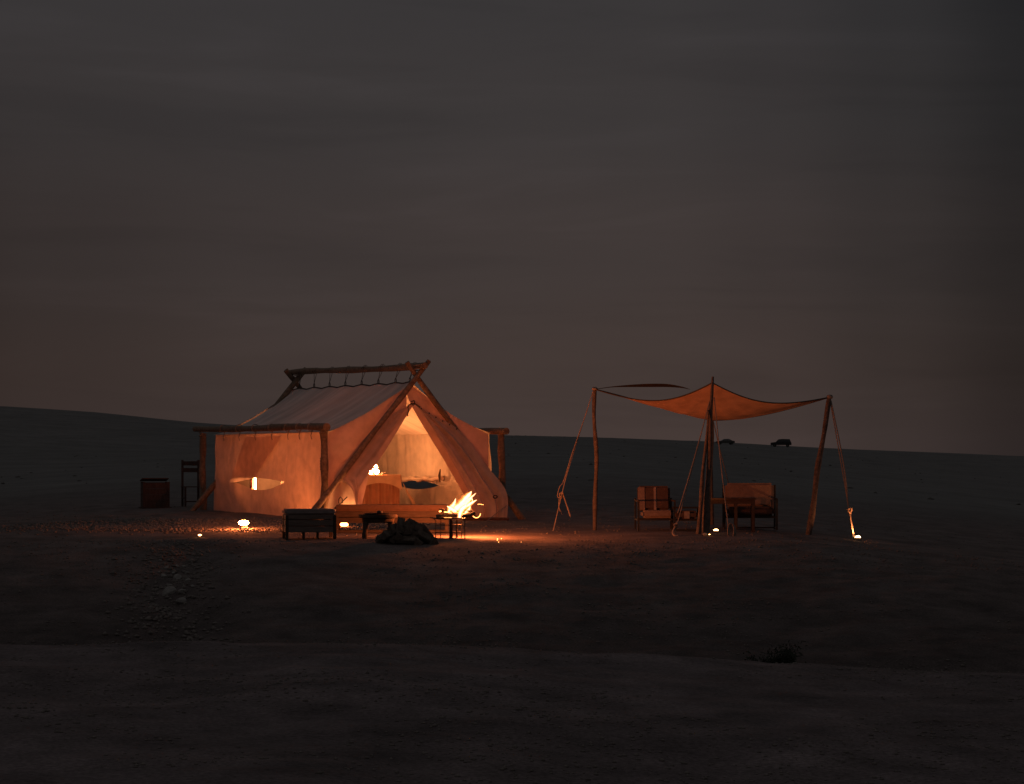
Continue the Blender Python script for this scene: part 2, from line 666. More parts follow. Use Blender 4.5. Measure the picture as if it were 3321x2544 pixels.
gx = axis(-9.6, 9.6, .085, -2500, 2500, 1.11)
gy = axis(9.5, 60, .085, -300, 4200, 1.05)
GX, GY = np.meshgrid(gx, gy)
GZ = H(GX, GY)


def np_mesh(name, V, F, mat, kind, smooth=True):
    me = bpy.data.meshes.new(name)
    k = F.shape[1]
    me.vertices.add(len(V))
    me.vertices.foreach_set('co', V.astype(np.float32).ravel())
    me.loops.add(F.size)
    me.loops.foreach_set('vertex_index', F.astype(np.int32).ravel())
    me.polygons.add(len(F))
    me.polygons.foreach_set('loop_start', np.arange(0, F.size, k, dtype=np.int32))
    me.polygons.foreach_set('loop_total', np.full(len(F), k, dtype=np.int32))
    me.update(calc_edges=True)
    if smooth:
        me.polygons.foreach_set('use_smooth', np.ones(len(F), bool))
    me.materials.append(mat)
    o = bpy.data.objects.new(name, me)
    C.objects.link(o)
    o['kind'] = kind
    return o


nx, ny = len(gx), len(gy)
idx = np.arange(nx * ny).reshape(ny, nx)
F = np.stack([idx[:-1, :-1], idx[:-1, 1:], idx[1:, 1:], idx[1:, :-1]], -1).reshape(-1, 4)
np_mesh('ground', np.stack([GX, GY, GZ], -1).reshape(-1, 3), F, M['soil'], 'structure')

# loose gravel, far too much to count
OCT = np.array([(1, 0, 0), (0, 1, 0), (-1, 0, 0), (0, -1, 0), (0, 0, 1), (0, 0, -1)], float)
OF = np.array([(0, 1, 4), (1, 2, 4), (2, 3, 4), (3, 0, 4), (1, 0, 5), (2, 1, 5), (3, 2, 5), (0, 3, 5)])


def scatter(n, y0, y1, smin, smax, xr=None, pw=3.0):
    y = rng.uniform(y0, y1, n)
    x = rng.uniform(-1, 1, n) * (.225 * y + .8) if xr is None else rng.uniform(xr[0], xr[1], n)
    s = smin + (smax - smin) * rng.uniform(0, 1, n) ** pw
    return x, y, s


def blob(n, cx, cy, sx, sy, smin, smax):
    return rng.normal(cx, sx, n), rng.normal(cy, sy, n), smin + (smax - smin) * rng.uniform(0, 1, n) ** 2.5


def thin(p, sc_, seed, lo=-.12):
    """keep loose stones in drifts"""
    x, y, s_ = p
    m = vnoise(x / sc_, y / sc_, seed) + .6 * vnoise(x / sc_ * 2.7, y / sc_ * 2.7, seed + 1) + rng.uniform(-.16, .16, len(x)) > lo
    return x[m], y[m], s_[m]


parts_ = [scatter(30000, 10.5, 20.5, .002, .018, pw=4), scatter(26000, 28.5, 41, .004, .03, pw=5),
          scatter(6000, 41, 58, .006, .028, pw=3)]
parts_ = [thin(p_, 1.6, 41 + k_, .02) for k_, p_ in enumerate(parts_)]
xb, yb, sb = blob(16000, -6.0, 45.9, 1.5, .9, .009, .045)
parts_.append((xb, yb, sb))
yb = rng.uniform(29.5, 40.5, 2600)
xb = -4.65 + (yb - 33) * -.13 + rng.normal(0, .40, 2600)
sb = .008 + .05 * rng.uniform(0, 1, 2600) ** 4
parts_.append((xb, yb, sb))
px_, py_, ps_ = (np.concatenate([p[k] for p in parts_]) for k in range(3))
n_ = len(px_)
pz_ = H(px_, py_)
ang = rng.uniform(0, 6.28, n_)
jit = rng.uniform(.6, 1.25, (n_, 6, 1))
V = OCT[None] * jit * np.stack([ps_ * rng.uniform(.8, 1.4, n_), ps_, ps_ * rng.uniform(.5, .9, n_)], -1)[:, None, :]
ca, sa = np.cos(ang)[:, None], np.sin(ang)[:, None]
V = np.stack([V[..., 0] * ca - V[..., 1] * sa, V[..., 0] * sa + V[..., 1] * ca, V[..., 2]], -1)
V += np.stack([px_, py_, pz_ + ps_ * .15], -1)[:, None, :]
F = (OF[None] + (np.arange(n_) * 6)[:, None, None]).reshape(-1, 3)
np_mesh('gravel', V.reshape(-1, 3), F, M['gravel'], 'stuff', smooth=False)

# low scrub over the far hill, far too much to count
ns = 700
ys_ = 90 + 490 * rng.uniform(0, 1, ns) ** .8
xs_ = rng.uniform(-1, 1, ns) * (.225 * ys_ + 4)
ss_ = .03 + .09 * rng.uniform(0, 1, ns) ** 3
jit = rng.uniform(.5, 1.3, (ns, 6, 1))
V = OCT[None] * jit * np.stack([ss_ * 1.7, ss_ * 1.4, ss_ * .8], -1)[:, None, :] + np.stack([xs_, ys_, H(xs_, ys_) + ss_ * .15], -1)[:, None, :]
F = (OF[None] + (np.arange(ns) * 6)[:, None, None]).reshape(-1, 3)
np_mesh('scrub', V.reshape(-1, 3), F, M['scrub'], 'stuff', smooth=False)

# ------------------------------------------------------------------ safari tent
TH = R(28.7)
TA = Vector((-3.79, 48.7, 0.0))
UD = Vector((math.cos(TH), math.sin(TH), 0))
VD = Vector((-math.sin(TH), math.cos(TH), 0))
tent = thing('safari_tent', 'large cream canvas tent hung from log poles, its doorway open and glowing from within', 'tent', TA, TH)


def to_local(p):
    d = Vector(p) - TA
    return Vector((d.dot(UD), d.dot(VD), d.z))


def ray_v(px, py, v0):
    d = Vector(((px - W_PX / 2) / F_PX, 1, -(py - Y_H) / F_PX))
    o = Vector((0, 0, EYE))
    t = (v0 - (o - TA).dot(VD)) / d.dot(VD)
    return to_local(o + d * t)


def tw(u, v, z=0.0):
    """tent-local to world"""
    return TA + UD * u + VD * v + Vector((0, 0, z))


def tg(u, v):
    """ground height in tent coordinates"""
    p = tw(u, v)
    return h(p.x, p.y)


U0, U1, UR, LEN = .10, 3.80, 1.98, 6.15
ZR, ZE = 2.80, 1.76
RINGS = [.07, .20, .335, .47, .605, .74, .875, .985]        # along the ridge, back to front


def ridge_z(f):
    """scalloped ridge hem; f 0 back, 1 front"""
    d = min(abs(f - r) for r in RINGS)
    return ZR - .035 * min(1, d / .067) ** 1.3 + .02 * (1 - f)


def wob(a, b, s=0):
    return math.sin(a * 3.1 + s) * math.sin(b * 2.3 + 1.7 * s) + .5 * math.sin(a * 7.3 - b * 4.1 + s)


def roof(side):
    n, m = 90, 26
    rows = []
    for i in range(n + 1):
        f = i / n
        row = []
        for j in range(m + 1):
            t = j / m
            edge = max(0, 1 - min(f, 1 - f) / .22)
            hemf = 4 * t * (1 - t)
            v = LEN * (1 - f) + .0
            v += (-.10 * hemf if f < .5 else .10 * hemf) * edge ** 2
            uu = UR + (U0 - .035 - UR) * t if side < 0 else UR + (U1 + .035 - UR) * t
            z = ridge_z(f) * (1 - t) + ZE * t - (.07 + .07 * edge) * hemf
            z += .014 * math.sin(f * 37 + 2.6 * t + 1.2 * math.sin(5 * t)) * hemf + .010 * wob(f * 9, t * 4, 2) * hemf
            row.append(Vector((uu, v, z)))
        rows.append(row)
    return MB().grid(rows).build('roof_panel', M['fly'], tent)


roof(-1)
roof(1)
for side in (-1, 1):          # stitched hem along the ridge
    pass
hem = [Vector((UR, LEN * (1 - i / 120), ridge_z(i / 120) + .006)) for i in range(121)]
MB().tube(hem, .016, 6).build('ridge_hem', M['cord'], tent)


def wall(u, side, v0, v1, win, name='wall_panel'):
    """a long side wall with a lens-shaped window slit"""
    wv0, wv1, wz, wh_up, wh_dn = win
    n, mu, ml = 110, 22, 14
    b = MB()
    up, lo = [], []
    for i in range(n + 1):
        f = i / n
        v = v0 + (v1 - v0) * f
        g = (v - wv0) / (wv1 - wv0)
        lens = max(0.0, math.sin(math.pi * g)) ** .9 if 0 < g < 1 else 0.0
        skew = .03 * (g - .5) if 0 < g < 1 else (-.015 if g <= 0 else .015)
        zu, zl = wz + wh_up * lens + skew, wz - wh_dn * lens + skew
        zt = ZE + .012
        zb = tg(u, v) + .0

        def pt(z, bulge=0.0):
            k = max(0.0, min(1.0, (z - zb) / (zt - zb)))
            d = .045 * math.sin(math.pi * k) * (1 + .4 * math.sin(v * 1.3))
            d += .03 * k ** 1.3 * math.sin(v * 8 + 2 * math.sin(v * 3)) + .035 * max(0, math.sin(v * 5.1 + .6)) ** 12 + .012 * wob(v * 1.2, z * 2.0, 4)
            d += .02 * (1 - k) * math.sin(v * 4.2 + z * 2)
            d -= .10 * max(0, (f - .93) / .07) * math.sin(math.pi * k) * .5
            return Vector((u + side * (d + bulge), v, z))
        up.append([pt(zu + (zt - zu) * j / mu, .05 * lens * (1 - j / mu) ** 2) for j in range(mu + 1)])
        lo.append([pt(zb + (zl - zb) * j / ml, -.02 * lens * (j / ml) ** 2) for j in range(ml + 1)])
    b.grid(up)
    b.grid(lo)
    return b.build(name, M['canvas'], tent, merge=True)


wall(U0, -1, .10, LEN, (2.15, 4.95, .755, .06, .20))
wall(U1, 1, .10, LEN, (2.45, 4.62, .655, .085, .10))

# window flaps: doubled cloth over the slits
def flap_patch(name, quad, n=16, m=12, amp=.012, mat='canvas'):
    a, b_, c, d = (Vector(q) for q in quad)
    rows = []
    for i in range(n + 1):
        s = i / n
        row = []
        for j in range(m + 1):
            t = j / m
            p = a.lerp(b_, s).lerp(d.lerp(c, s), t)
            p.x += amp * math.sin(9 * s + 3 * t) * math.sin(math.pi * s)
            row.append(p)
        rows.append(row)
    return MB().grid(rows).build(name, M[mat], tent)


flap_patch('window_flap', [(U0 - .075, 2.2, 1.70), (U0 - .075, 4.2, 1.70), (U0 - .125, 4.98, .69), (U0 - .12, 3.6, .80)], mat='canvas_thin')
# the right-hand window's flap is rolled up inside above the slit
pts = [Vector((U1 - .06, 2.1 + 2.75 * i / 24, .80 + .018 * math.sin(i * 1.1) - .02 * math.sin(math.pi * i / 24))) for i in range(25)]
MB().tube(pts, [.05 + .012 * math.sin(i * 2.1) for i in range(25)], 9).build('rolled_flap', M['canvas'], tent)
MB().tube([(U1 - .10, 2.1, 1.0), (U1 - .13, 2.08, .86), (U1 - .11, 2.12, .72)], [.012, .03, .012], 6).build('flap_tie', M['cord'], tent)


def gable(outer, inner, v, n=26, m=30, bulge=.03, name='gable_panel', mat='gable'):
    def poly(pl, t):
        pl = [Vector((a, b)) for a, b in pl]
        L = [0]
        for a, b in zip(pl, pl[1:]):
            L.append(L[-1] + (b - a).length)
        s = t * L[-1]
        for k in range(len(pl) - 1):
            if s <= L[k + 1] + 1e-9:
                return pl[k].lerp(pl[k + 1], (s - L[k]) / max(1e-9, L[k + 1] - L[k]))
        return pl[-1]
    rows = []
    for i in range(n + 1):
        t = i / n
        o_, q = poly(outer, t), poly(inner, t)
        row = []
        for j in range(m + 1):
            s = j / m
            p = o_.lerp(q, s)
            row.append(Vector((p.x, v - bulge * wob(p.x * 1.6, p.y * 1.5, 3) * math.sin(math.pi * s), p.y)))
        rows.append(row)
    return MB().grid(rows).build(name, M[mat], tent)


zg0, zg1 = tg(U0, 0), tg(U1, 0)
gable([(UR, ZR - .05), (1.55, 2.50), (1.0, 2.16), (U0, ZE - .03), (U0, .9), (U0, zg0)],
      [(UR, ZR - .05), (1.885, 2.62), (1.89, 2.44), (1.90, 2.34), (1.72, 2.03), (1.10, 1.12), (.80, tg(.8, 0))], .07)
gable([(UR, ZR - .05), (2.45, 2.44), (3.0, 2.10), (U1, ZE - .03), (U1, .9), (U1, zg1)],
      [(UR, ZR - .05), (1.875, 2.62), (1.93, 2.45), (2.12, 2.12), (2.75, 1.2), (3.55, tg(3.5, 0))], .07)
gable([(UR, ZR - .05), (1.0, 2.16), (U0, ZE - .03), (U0, .9), (U0, tg(U0, LEN))],
      [(UR, ZR - .05), (3.0, 2.10), (U1, ZE - .03), (U1, .9), (U1, tg(U1, LEN))], LEN - .05)


def sheet(e0, e1, n=40, m=24, fold=None, name='door_flap', mat='flap'):
    """ruled cloth between two edges running down from the door's peak"""
    a, b = spline(e0, n + 1), spline(e1, n + 1)
    rows = []
    for i in range(n + 1):
        t = i / n
        row = []
        for j in range(m + 1):
            s = j / m
            p = a[i].lerp(b[i], s)
            if fold:
                p = p + fold(s, t)
            row.append(p)
        rows.append(row)
    return MB().grid(rows).build(name, M[mat], tent)


# left door flap: drawn aside and gathered to a point at the bottom
def lv(lst):
    return [ray_v(*q) for q in lst]


left_outer = lv([(1338, 1308, -.10), (1260, 1352, -.085), (1184, 1420, -.085), (1127, 1490, -.085), (1082, 1550, -.10), (1118, 1566, -.24), (1143, 1590, -.40), (1155, 1640, -.48), (1158, 1672, -.5)])
left_inner = lv([(1342, 1310, -.10), (1312, 1360, -.13), (1277, 1418, -.18), (1238, 1480, -.26), (1198, 1532, -.34), (1178, 1562, -.40), (1163, 1592, -.44), (1160, 1640, -.49), (1162, 1672, -.5)])
sheet(left_outer, left_inner, 60, 30,
      lambda s, t: Vector((0, .10 * math.sin(math.pi * s) * t * (1 - t) * -1.6 + .045 * math.sin(s * 15 + 5 * t) * math.sin(math.pi * s) * min(1, t * 2.0) * (1 - t * .5), 0)))
# the wall cloth left of it, turned out at the foot
right_inner = lv([(1344, 1310, -.10), (1374, 1345, -.13), (1410, 1402, -.18), (1452, 1472, -.28), (1494, 1545, -.40), (1528, 1612, -.55), (1543, 1660, -.62), (1546, 1696, -.62)])
right_outer = lv([(1346, 1311, -.10), (1392, 1338, -.11), (1436, 1363, -.12), (1482, 1390, -.13), (1530, 1440, -.20), (1580, 1512, -.45), (1643, 1598, -.75), (1643, 1699, -.85)])
sheet(right_inner, right_outer, 64, 40,
      lambda s, t: Vector((0, (.10 * math.sin(s * 17 + 2.2 * t) + .045 * math.sin(s * 31 + 1 - 3 * t)) * math.sin(math.pi * min(1, s * 1.05)) ** .6 * t * (1.1 - .5 * t) if 0 < s < 1 else 0, 0)))
# eyelets along the right flap's upper seam
for q in ((1366, 1326), (1392, 1341), (1414, 1354), (1436, 1366), (1458, 1378), (1481, 1392)):
    p = ray_v(*q, -.165)
    MB().tube([p + Vector((0, -.006, 0)), p + Vector((0, .006, 0))], .016, 8).build('eyelet', M['cord'], tent)
# pocket and loop at the foot of the right flap
p = ray_v(1606, 1612, -.80)
MB().tube([p + Vector((.045 * math.cos(a), 0, .03 * math.sin(a))) for a in np.linspace(0, 6.28, 13)], .012, 6).build('flap_loop', M['cord'], tent)
# bright lower gable, folded out like a pup tent
sheet(lv([(1086, 1548, -.06), (1078, 1575, -.05), (1070, 1610, -.05), (1062, 1640, -.05), (1056, 1684, -.05)]),
      lv([(1092, 1546, -.08), (1128, 1566, -.12), (1146, 1590, -.16), (1152, 1630, -.20), (1157, 1684, -.22)]), 24, 16,
      lambda s, t: Vector((0, .05 * math.sin(s * 7 + t * 2) * math.sin(math.pi * s), 0)), name='folded_flap', mat='canvas')
MB().tube([ray_v(*q) for q in ((1099, 1634, -.24), (1099, 1620, -.24), (1104, 1612, -.24), (1110, 1618, -.24), (1112, 1632, -.24))], .011, 6).build('flap_loop', M['cord'], tent)
MB().tube([ray_v(*q) for q in ((1098, 1640, -.22), (1110, 1628, -.22), (1126, 1612, -.22))], .012, 6).build('flap_loop', M['cord'], tent)

# knotted tie at the door's peak with a hanging end
k0 = ray_v(1338, 1309, -.2)
MB().tube([ray_v(*q) for q in ((1362, 1322, -.2), (1345, 1309, -.2), (1337, 1308, -.2), (1325, 1315, -.2), (1322, 1322, -.2))], .014, 6).build('door_tie', M['cord'], tent)
MB().tube([ray_v(*q) for q in ((1323, 1318, -.2), (1325, 1334, -.2), (1322, 1345, -.2), (1322, 1351, -.2))], [.009, .011, .01, .016], 6).build('door_tie', M['cord'], tent)
MB().tube([ray_v(*q) for q in ((1334, 1303, -.2), (1343, 1300, -.2), (1346, 1309, -.2), (1340, 1315, -.2), (1334, 1310, -.2))], .013, 6).build('door_tie', M['cord'], tent)

# timber frame
def pole(name, a, b, r, seed, taper=.9, wobble=.018, mat='log', n=18):
    p, q = log_pts(a, b, n, wobble, r, taper, seed)
    return MB().tube(p, q, 10).build(name, M[mat], tent)


zb = 1.86
pole('eave_beam', (-.02, -.20, zb), (-.02, 7.05, zb + .05), .074, 1)
pole('eave_beam', (4.06, -.24, zb - .06), (4.06, 6.9, zb), .070, 2)
for (u, v, s) in ((0, .0, 3), (4.06, 0, 4), (0, 6.6, 5), (4.06, 6.5, 6)):
    pole('post', (u, v, tg(u, v) - .05), (u, v, zb - .055), .078, s, .92, .03)
pole('ridge_beam', (2.1, -.36, 3.125), (2.02, 6.35, 3.20), .070, 9, .95, .02, n=26)
for k, v in enumerate((-.13, 6.1)):
    dz = .0 if k == 0 else .05
    pole('crossed_pole', (-.50, v - .06, tg(-.5, v) - .03), (2.28, v - .06, 3.23 + dz), .064, 12 + k, .85, .022)
    pole('crossed_pole', (4.56, v + .07, tg(4.56, v) - .03), (1.83, v + .07, 3.20 + dz), .064, 15 + k, .85, .022)
    MB().tube([Vector((2.06 + .09 * math.cos(a), v + .12 * math.sin(a), 3.02 + dz + .012 * a)) for a in np.linspace(0, 12.5, 40)], .011, 5).build('lashing', M['rope'], tent)
for (v, s) in ((-.02, 1), (6.6, 2)):      # lashings of post and beam
    MB().tube([Vector((-.01 + .085 * math.cos(a), v + .085 * math.sin(a), 1.71 + .012 * a)) for a in np.linspace(0, 14, 44)], .010, 5).build('lashing', M['rope'], tent)
MB().tube([Vector((.0 + .075 * math.cos(a), .075 * math.sin(a), .98 + .009 * a)) for a in np.linspace(0, 30, 90)], .009, 5).build('lashing', M['rope'], tent)
# rings and cords that hang the roof from the ridge beam
for k, f in enumerate(RINGS):
    v = LEN * (1 - f)
    zt = ridge_z(f)
    f2 = (v + .36) / 6.71
    zr = 3.125 + .075 * f2
    MB().tube([Vector((UR, v + .032 * math.cos(a), zt + .045 + .05 * math.sin(a))) for a in np.linspace(0, 6.283, 15)], .009, 6).build('roof_ring', M['metal'], tent)
    for dv in (-.06, .06):
        ru = 2.1 - .08 * f2
        MB().tube([Vector((UR, v, zt + .09)), Vector((ru - .03, v + dv, zr - .07)), Vector((ru - .075, v + dv * .8, zr)), Vector((ru, v + dv * .6, zr + .08)), Vector((ru + .075, v + dv * .6, zr))], .006, 5).build('cord', M['cord'], tent)
# laces from the left eave beam to the wall head
for v in (.55, 1.15, 1.75, 2.6, 3.5, 4.4, 5.3):
    f2 = (v + .2) / 7.25
    z0 = zb + .05 * f2
    MB().tube([Vector((-.02 + .08 * math.cos(a), v + .012 * a, z0 + .08 * math.sin(a))) for a in np.linspace(.3, 6.6, 14)] +
              [Vector((U0 - .10, v + .10, 1.70)), Vector((U0 - .09, v + .07, 1.62))], .010, 5).build('lace', M['rope'], tent)
MB().box((1.95, 3.0, .02), (3.6, 6.1, .03), bev=.01).build('groundsheet', M['rug'], tent)
MB().tube([Vector((u, -.75 + .35 * math.cos(u), tg(u, -.8) + .05)) for u in np.linspace(2.6, 3.65, 14)], .035, 6).build('mud_flap', M['rug'], tent)
# guy rope from the right flap's foot
for (a, b) in (((1643, 1640, -.85), (1575, 1722, -1.9)), ((1640, 1690, -.85), (1510, 1726, -2.4))):
    pa = ray_v(*a)
    pb = ray_v(*b)
    pb.z = tg(pb.x, pb.y) + .01
    MB().tube([pa, pa.lerp(pb, .5), pb], .008, 5).build('guy_rope', M['rope'], tent)

# ------------------------------------------------------------------ lanterns
def lantern(name, label, cat, loc, r, mat, group=None):
    t = thing(name, label, cat, loc, 0, group)
    MB().lathe((0, 0, 0), [(0, 0), (r * .75, .0), (r * .8, .012), (r * .45, .022), (0, .024)], 18).build('base', M['metal'], t)
    MB().lathe((0, 0, .024), [(r * .6, 0), (r * .95, r * .2), (r, r * .45), (r * .85, r * .68), (r * .5, r * .8), (0, r * .82)], 18).build('glass_bowl', M[mat], t)
    MB().lathe((0, 0, 0.024 + r * .8), [(r * .35, 0.004), (r * .42, .008), (r * .42, .014), (0, .016)], 14).build('cap', M['metal'], t)
    return t


GL = 'glass lanterns on the ground'
lantern('ground_lantern', 'brightest glass lantern, on the gravel left of the tent wall', 'lantern', G(790, 44.4, .075), .095, 'glow_lantern', GL)
lantern('candle_lantern', 'tiny candle lantern alone at the dark bank edge, left of all others', 'lantern', G(648, 41.7, .008), .030, 'glow_soft', GL)
p = tw(.85, .95)
lantern('unseen_floor_lantern', 'lantern on the tent floor in the near left corner behind the wall', 'lantern', (p.x, p.y, .036), .078, 'glow_floor', GL)
p = tw(3.0, .95)  # unseen lamp added to brighten the lower right wall
lantern('unseen_floor_lantern', 'unseen lamp added behind the right door flap to brighten the lower right wall', 'lantern', (p.x, p.y, .036), .046, 'glow_lantern', GL)
p = tw(.44, -.36)
lantern('ground_lantern', 'glass lantern hidden at the foot of the left door flap', 'lantern', (p.x, p.y, h(p.x, p.y)), .058, 'glow_door', GL)
lantern('ground_lantern', 'lantern on the ground behind the long bench, seen under its left end', 'lantern', G(1116, 45.3, .004), .075, 'glow_panel', GL)


def uplight(label, loc, r, power, tilt=(0, 0), cone=98):
    t = thing('uplight', label, 'lamp', loc, 0, 'uplights at the shade sail')
    MB().lathe((0, 0, 0), [(r * .8, 0), (r * 1.1, r * .2), (r * 1.05, r * .5), (r * .9, r * .52), (0, r * .5)], 16).build('housing', M['metal'], t)
    MB().lathe((0, 0, r * .5), [(r * .88, .0), (r * .8, r * .3), (r * .5, r * .55), (0, r * .62)], 16).build('lens', M['glow_up'], t)
    d = bpy.data.lights.new('lamp_beam', 'SPOT' if cone < 180 else 'POINT')
    d.energy = power
    d.color = (1, .29, .085)
    if cone < 180:
        d.spot_size = R(cone)
        d.spot_blend = .35
    d.shadow_soft_size = .03
    o = bpy.data.objects.new('lamp_beam', d)
    C.objects.link(o)
    o.parent = t
    o.location = (0, 0, r * 1.2 + .03)
    o.rotation_euler = (R(180) + tilt[0], tilt[1], 0)
    return t


uplight('round uplight glowing between the crossed front poles and the wooden table', G(2322, 43.2, .02), .05, 17, (R(-10), 0), 84)
uplight('round uplight at the foot of the far right guy rope', G(2782, 43.6, .015), .06, 44, (0, R(-6)), 160)

# ------------------------------------------------------------------ inside the tent
tb = P(1232, 1500, 52.4)
tb_z = .03
tab = thing('console_table', 'high console table under rust coloured linen, just inside the tent doorway', 'table', (tb.x, tb.y, tb_z), R(4))
MB().box((0, 0, .82), (.86, .46, .04), bev=.01).build('tabletop', M['plank'], tab)
for sx in (-1, 1):
    for sy in (-1, 1):
        MB().box((sx * .38, sy * .18, .40), (.05, .05, .80), bev=.006).build('leg', M['plank'], tab)
cl = thing('tablecloth', 'rust coloured cloth with a scalloped front hanging over the console table', 'tablecloth', (tb.x, tb.y, tb_z), R(4))
MB().box((0, 0, .847), (.90, .50, .014), bev=.006).build('top_cloth', M['cloth'], cl)
rows = []
for i in range(41):
    s = i / 40
    x = -.45 + .90 * s
    drop = .18 + .16 * abs(2 * s - 1) ** 2.2
    rows.append([Vector((x * (1 + .05 * t), -.262 - .02 * t - .012 * math.sin(x * 23) * t, .853 - drop * t)) for t in np.linspace(0, 1, 9)])
MB().grid(rows).build('valance', M['cloth'], cl)
rows = []
for i in range(61):
    s = i / 60
    x = -.42 + .84 * s
    rows.append([Vector((x, -.225 + .022 * math.sin(x * 44) + .012 * math.sin(x * 17), .84 - .82 * t)) for t in np.linspace(0, 1, 7)])
MB().grid(rows).build('skirt', M['cloth_dark'], cl)
rows = []
for i in range(21):
    s = i / 20
    y = -.26 + .52 * s
    rows.append([Vector((.455 + .30 * t ** 1.5 + .015 * math.sin(y * 22) * t, y - .03 * t, .853 - (.55 + .2 * (1 - s)) * t)) for t in np.linspace(0, 1, 9)])
MB().grid(rows).build('side_drop', M['cloth'], cl)

def on_table(px, py_bottom):
    x = (px - W_PX / 2) * 52.3 / F_PX
    return Vector((x, 52.3, tb_z + .855))


lp = thing('globe_lamp', 'cluster of white glowing glass globes on the console table', 'lamp', on_table(1214, 0))
MB().lathe((0, 0, 0), [(0, 0), (.06, 0), (.06, .01), (.012, .018), (.010, .10), (0, .10)], 14).build('base', M['metal'], lp)
for (px, py, r) in ((1203, 1533, .040), (1222, 1530, .050), (1211, 1523, .020), (1218.5, 1522.5, .019), (1219.5, 1514, .030)):
    c = P(px, py, 52.3) - Vector(lp.location)
    MB().lathe((c.x, (-.05 if r > .035 else .0) + (px % 3) * .005, max(c.z, r + .006)), [(0, -r), (r * .6, -r * .8), (r, 0), (r * .8, r * .6), (r * .45, r * .9), (0, r)], 16).build('globe', M['glow_globe'], lp)
tr = thing('date_dish', 'small dark dish of dates beside the glowing globes', 'dish', on_table(1244, 0))
MB().lathe((0, 0, 0), [(0, 0), (.06, 0), (.085, .015), (.08, .018), (0, .012)], 18).build('dish', M['metal'], tr)
for k in range(9):
    a = k * 2.4
    r = .012 + .02 * (k / 9) * 2
    MB().lathe((r * math.cos(a), r * math.sin(a), .026 + .006 * (k % 3)), [(0, -.014), (.012, -.006), (.013, .004), (0, .015)], 7).build('date', M['log_dark'], tr)

# bedside stand and lamp that shows through the left wall's slit
b0 = tw(.60, 5.12)
st = thing('bedside_stand', 'low wooden stand inside the tent behind the left wall slit', 'stand', (b0.x, b0.y, .035), TH)
MB().box((0, 0, .48), (.46, .46, .03), bev=.006).build('stand_top', M['plank'], st)
for sx in (-1, 1):
    for sy in (-1, 1):
        MB().box((sx * .19, sy * .19, .232), (.04, .04, .464), bev=.004).build('leg', M['plank'], st)
l2 = thing('box_lantern', 'box lantern with bright panes, glimpsed through the left wall slit', 'lantern', (b0.x, b0.y, .53), TH)
MB().box((0, 0, .012), (.14, .14, .024), bev=.004).build('base', M['metal'], l2)
MB().box((.006, -.045, .16), (.036, .006, .14)).build('pane', M['glow_dim'], l2)
MB().box((.05, 0, .15), (.006, .08, .24)).build('pane', M['glow_pane'], l2)
MB().box((-.045, 0, .15), (.006, .09, .25)).build('cloth_side', M['cloth_dark'], l2)
MB().box((0, .05, .15), (.10, .006, .25)).build('cloth_side', M['cloth_dark'], l2)
for sx in (-1, 1):
    for sy in (-1, 1):
        MB().box((sx * .055, sy * .055, .15), (.014, .014, .252)).build('frame_post', M['metal'], l2)
MB().lathe((0, 0, .277), [(.09, 0), (.085, .012), (.03, .06), (.02, .075), (0, .078)], 4).build('cap', M['metal'], l2)

d0_ = tw(1.45, 4.35)  # cloth surface added for the lamp to light behind the slit
db = thing('daybed', 'cream daybed added to catch lamp light behind the left wall slit', 'bed', (d0_.x, d0_.y, .035), TH)
MB().box((.26, 0, .30), (.60, 1.7, .20), bev=.06).build('mattress', M['linen'], db)
MB().box((-.12, 0, .50), (.10, 1.7, .62), bev=.04).build('back_cushion', M['linen'], db)
for sx in (0, .5):
    for sy in (-.78, .78):
        MB().box((sx, sy, .10), (.06, .06, .21), bev=.005).build('leg', M['plank'], db)

# ------------------------------------------------------------------ seating before the tent
def cushion_mb(c, size, bulge=.02, rad=.05, rz=0):
    b = MB()
    b.box(c, size, rz, bev=rad)
    return b


o0 = G(1002, 41.3)
ott = thing('ottoman', 'square slatted ottoman with a flat dark cushion, left of the long bench', 'ottoman', o0, R(10))
ow, od = .87, .72
MB().box((0, 0, .455), (ow, od, .10), bev=.03).build('cushion', M['cushion_dark'], ott)
for z in (.165, .275, .375):
    hgt = .095 if z < .3 else .07
    MB().box((0, -od / 2 + .02, z), (ow - .03, .022, hgt + .006), bev=.004).build('slat', M['plank_mid'], ott)
    MB().box((0, od / 2 - .02, z), (ow - .03, .022, hgt + .006), bev=.004).build('slat', M['plank_mid'], ott)
    for sx in (-1, 1):
        MB().box((sx * (ow / 2 - .02), 0, z), (.022, od - .07, hgt), bev=.004).build('slat', M['lit_board'] if sx < 0 else M['plank_mid'], ott)  # left slats paler: lantern light put into their colour
for sx in (-1, 1):
    MB().box((sx * (ow / 2 - .005), 0, .26), (.02, .05, .30), bev=.004).build('upright', M['plank_dark'], ott)
    for sy in (-1, 1):
        MB().box((sx * (ow / 2 - .03), sy * (od / 2 - .03), .19), (.055, .055, .42), bev=.006).build('leg', M['plank_dark'], ott)
    MB().box((sx * .12, -od / 2 + .08, .05), (.045, .045, .13), bev=.004).build('leg', M['plank_dark'], ott)

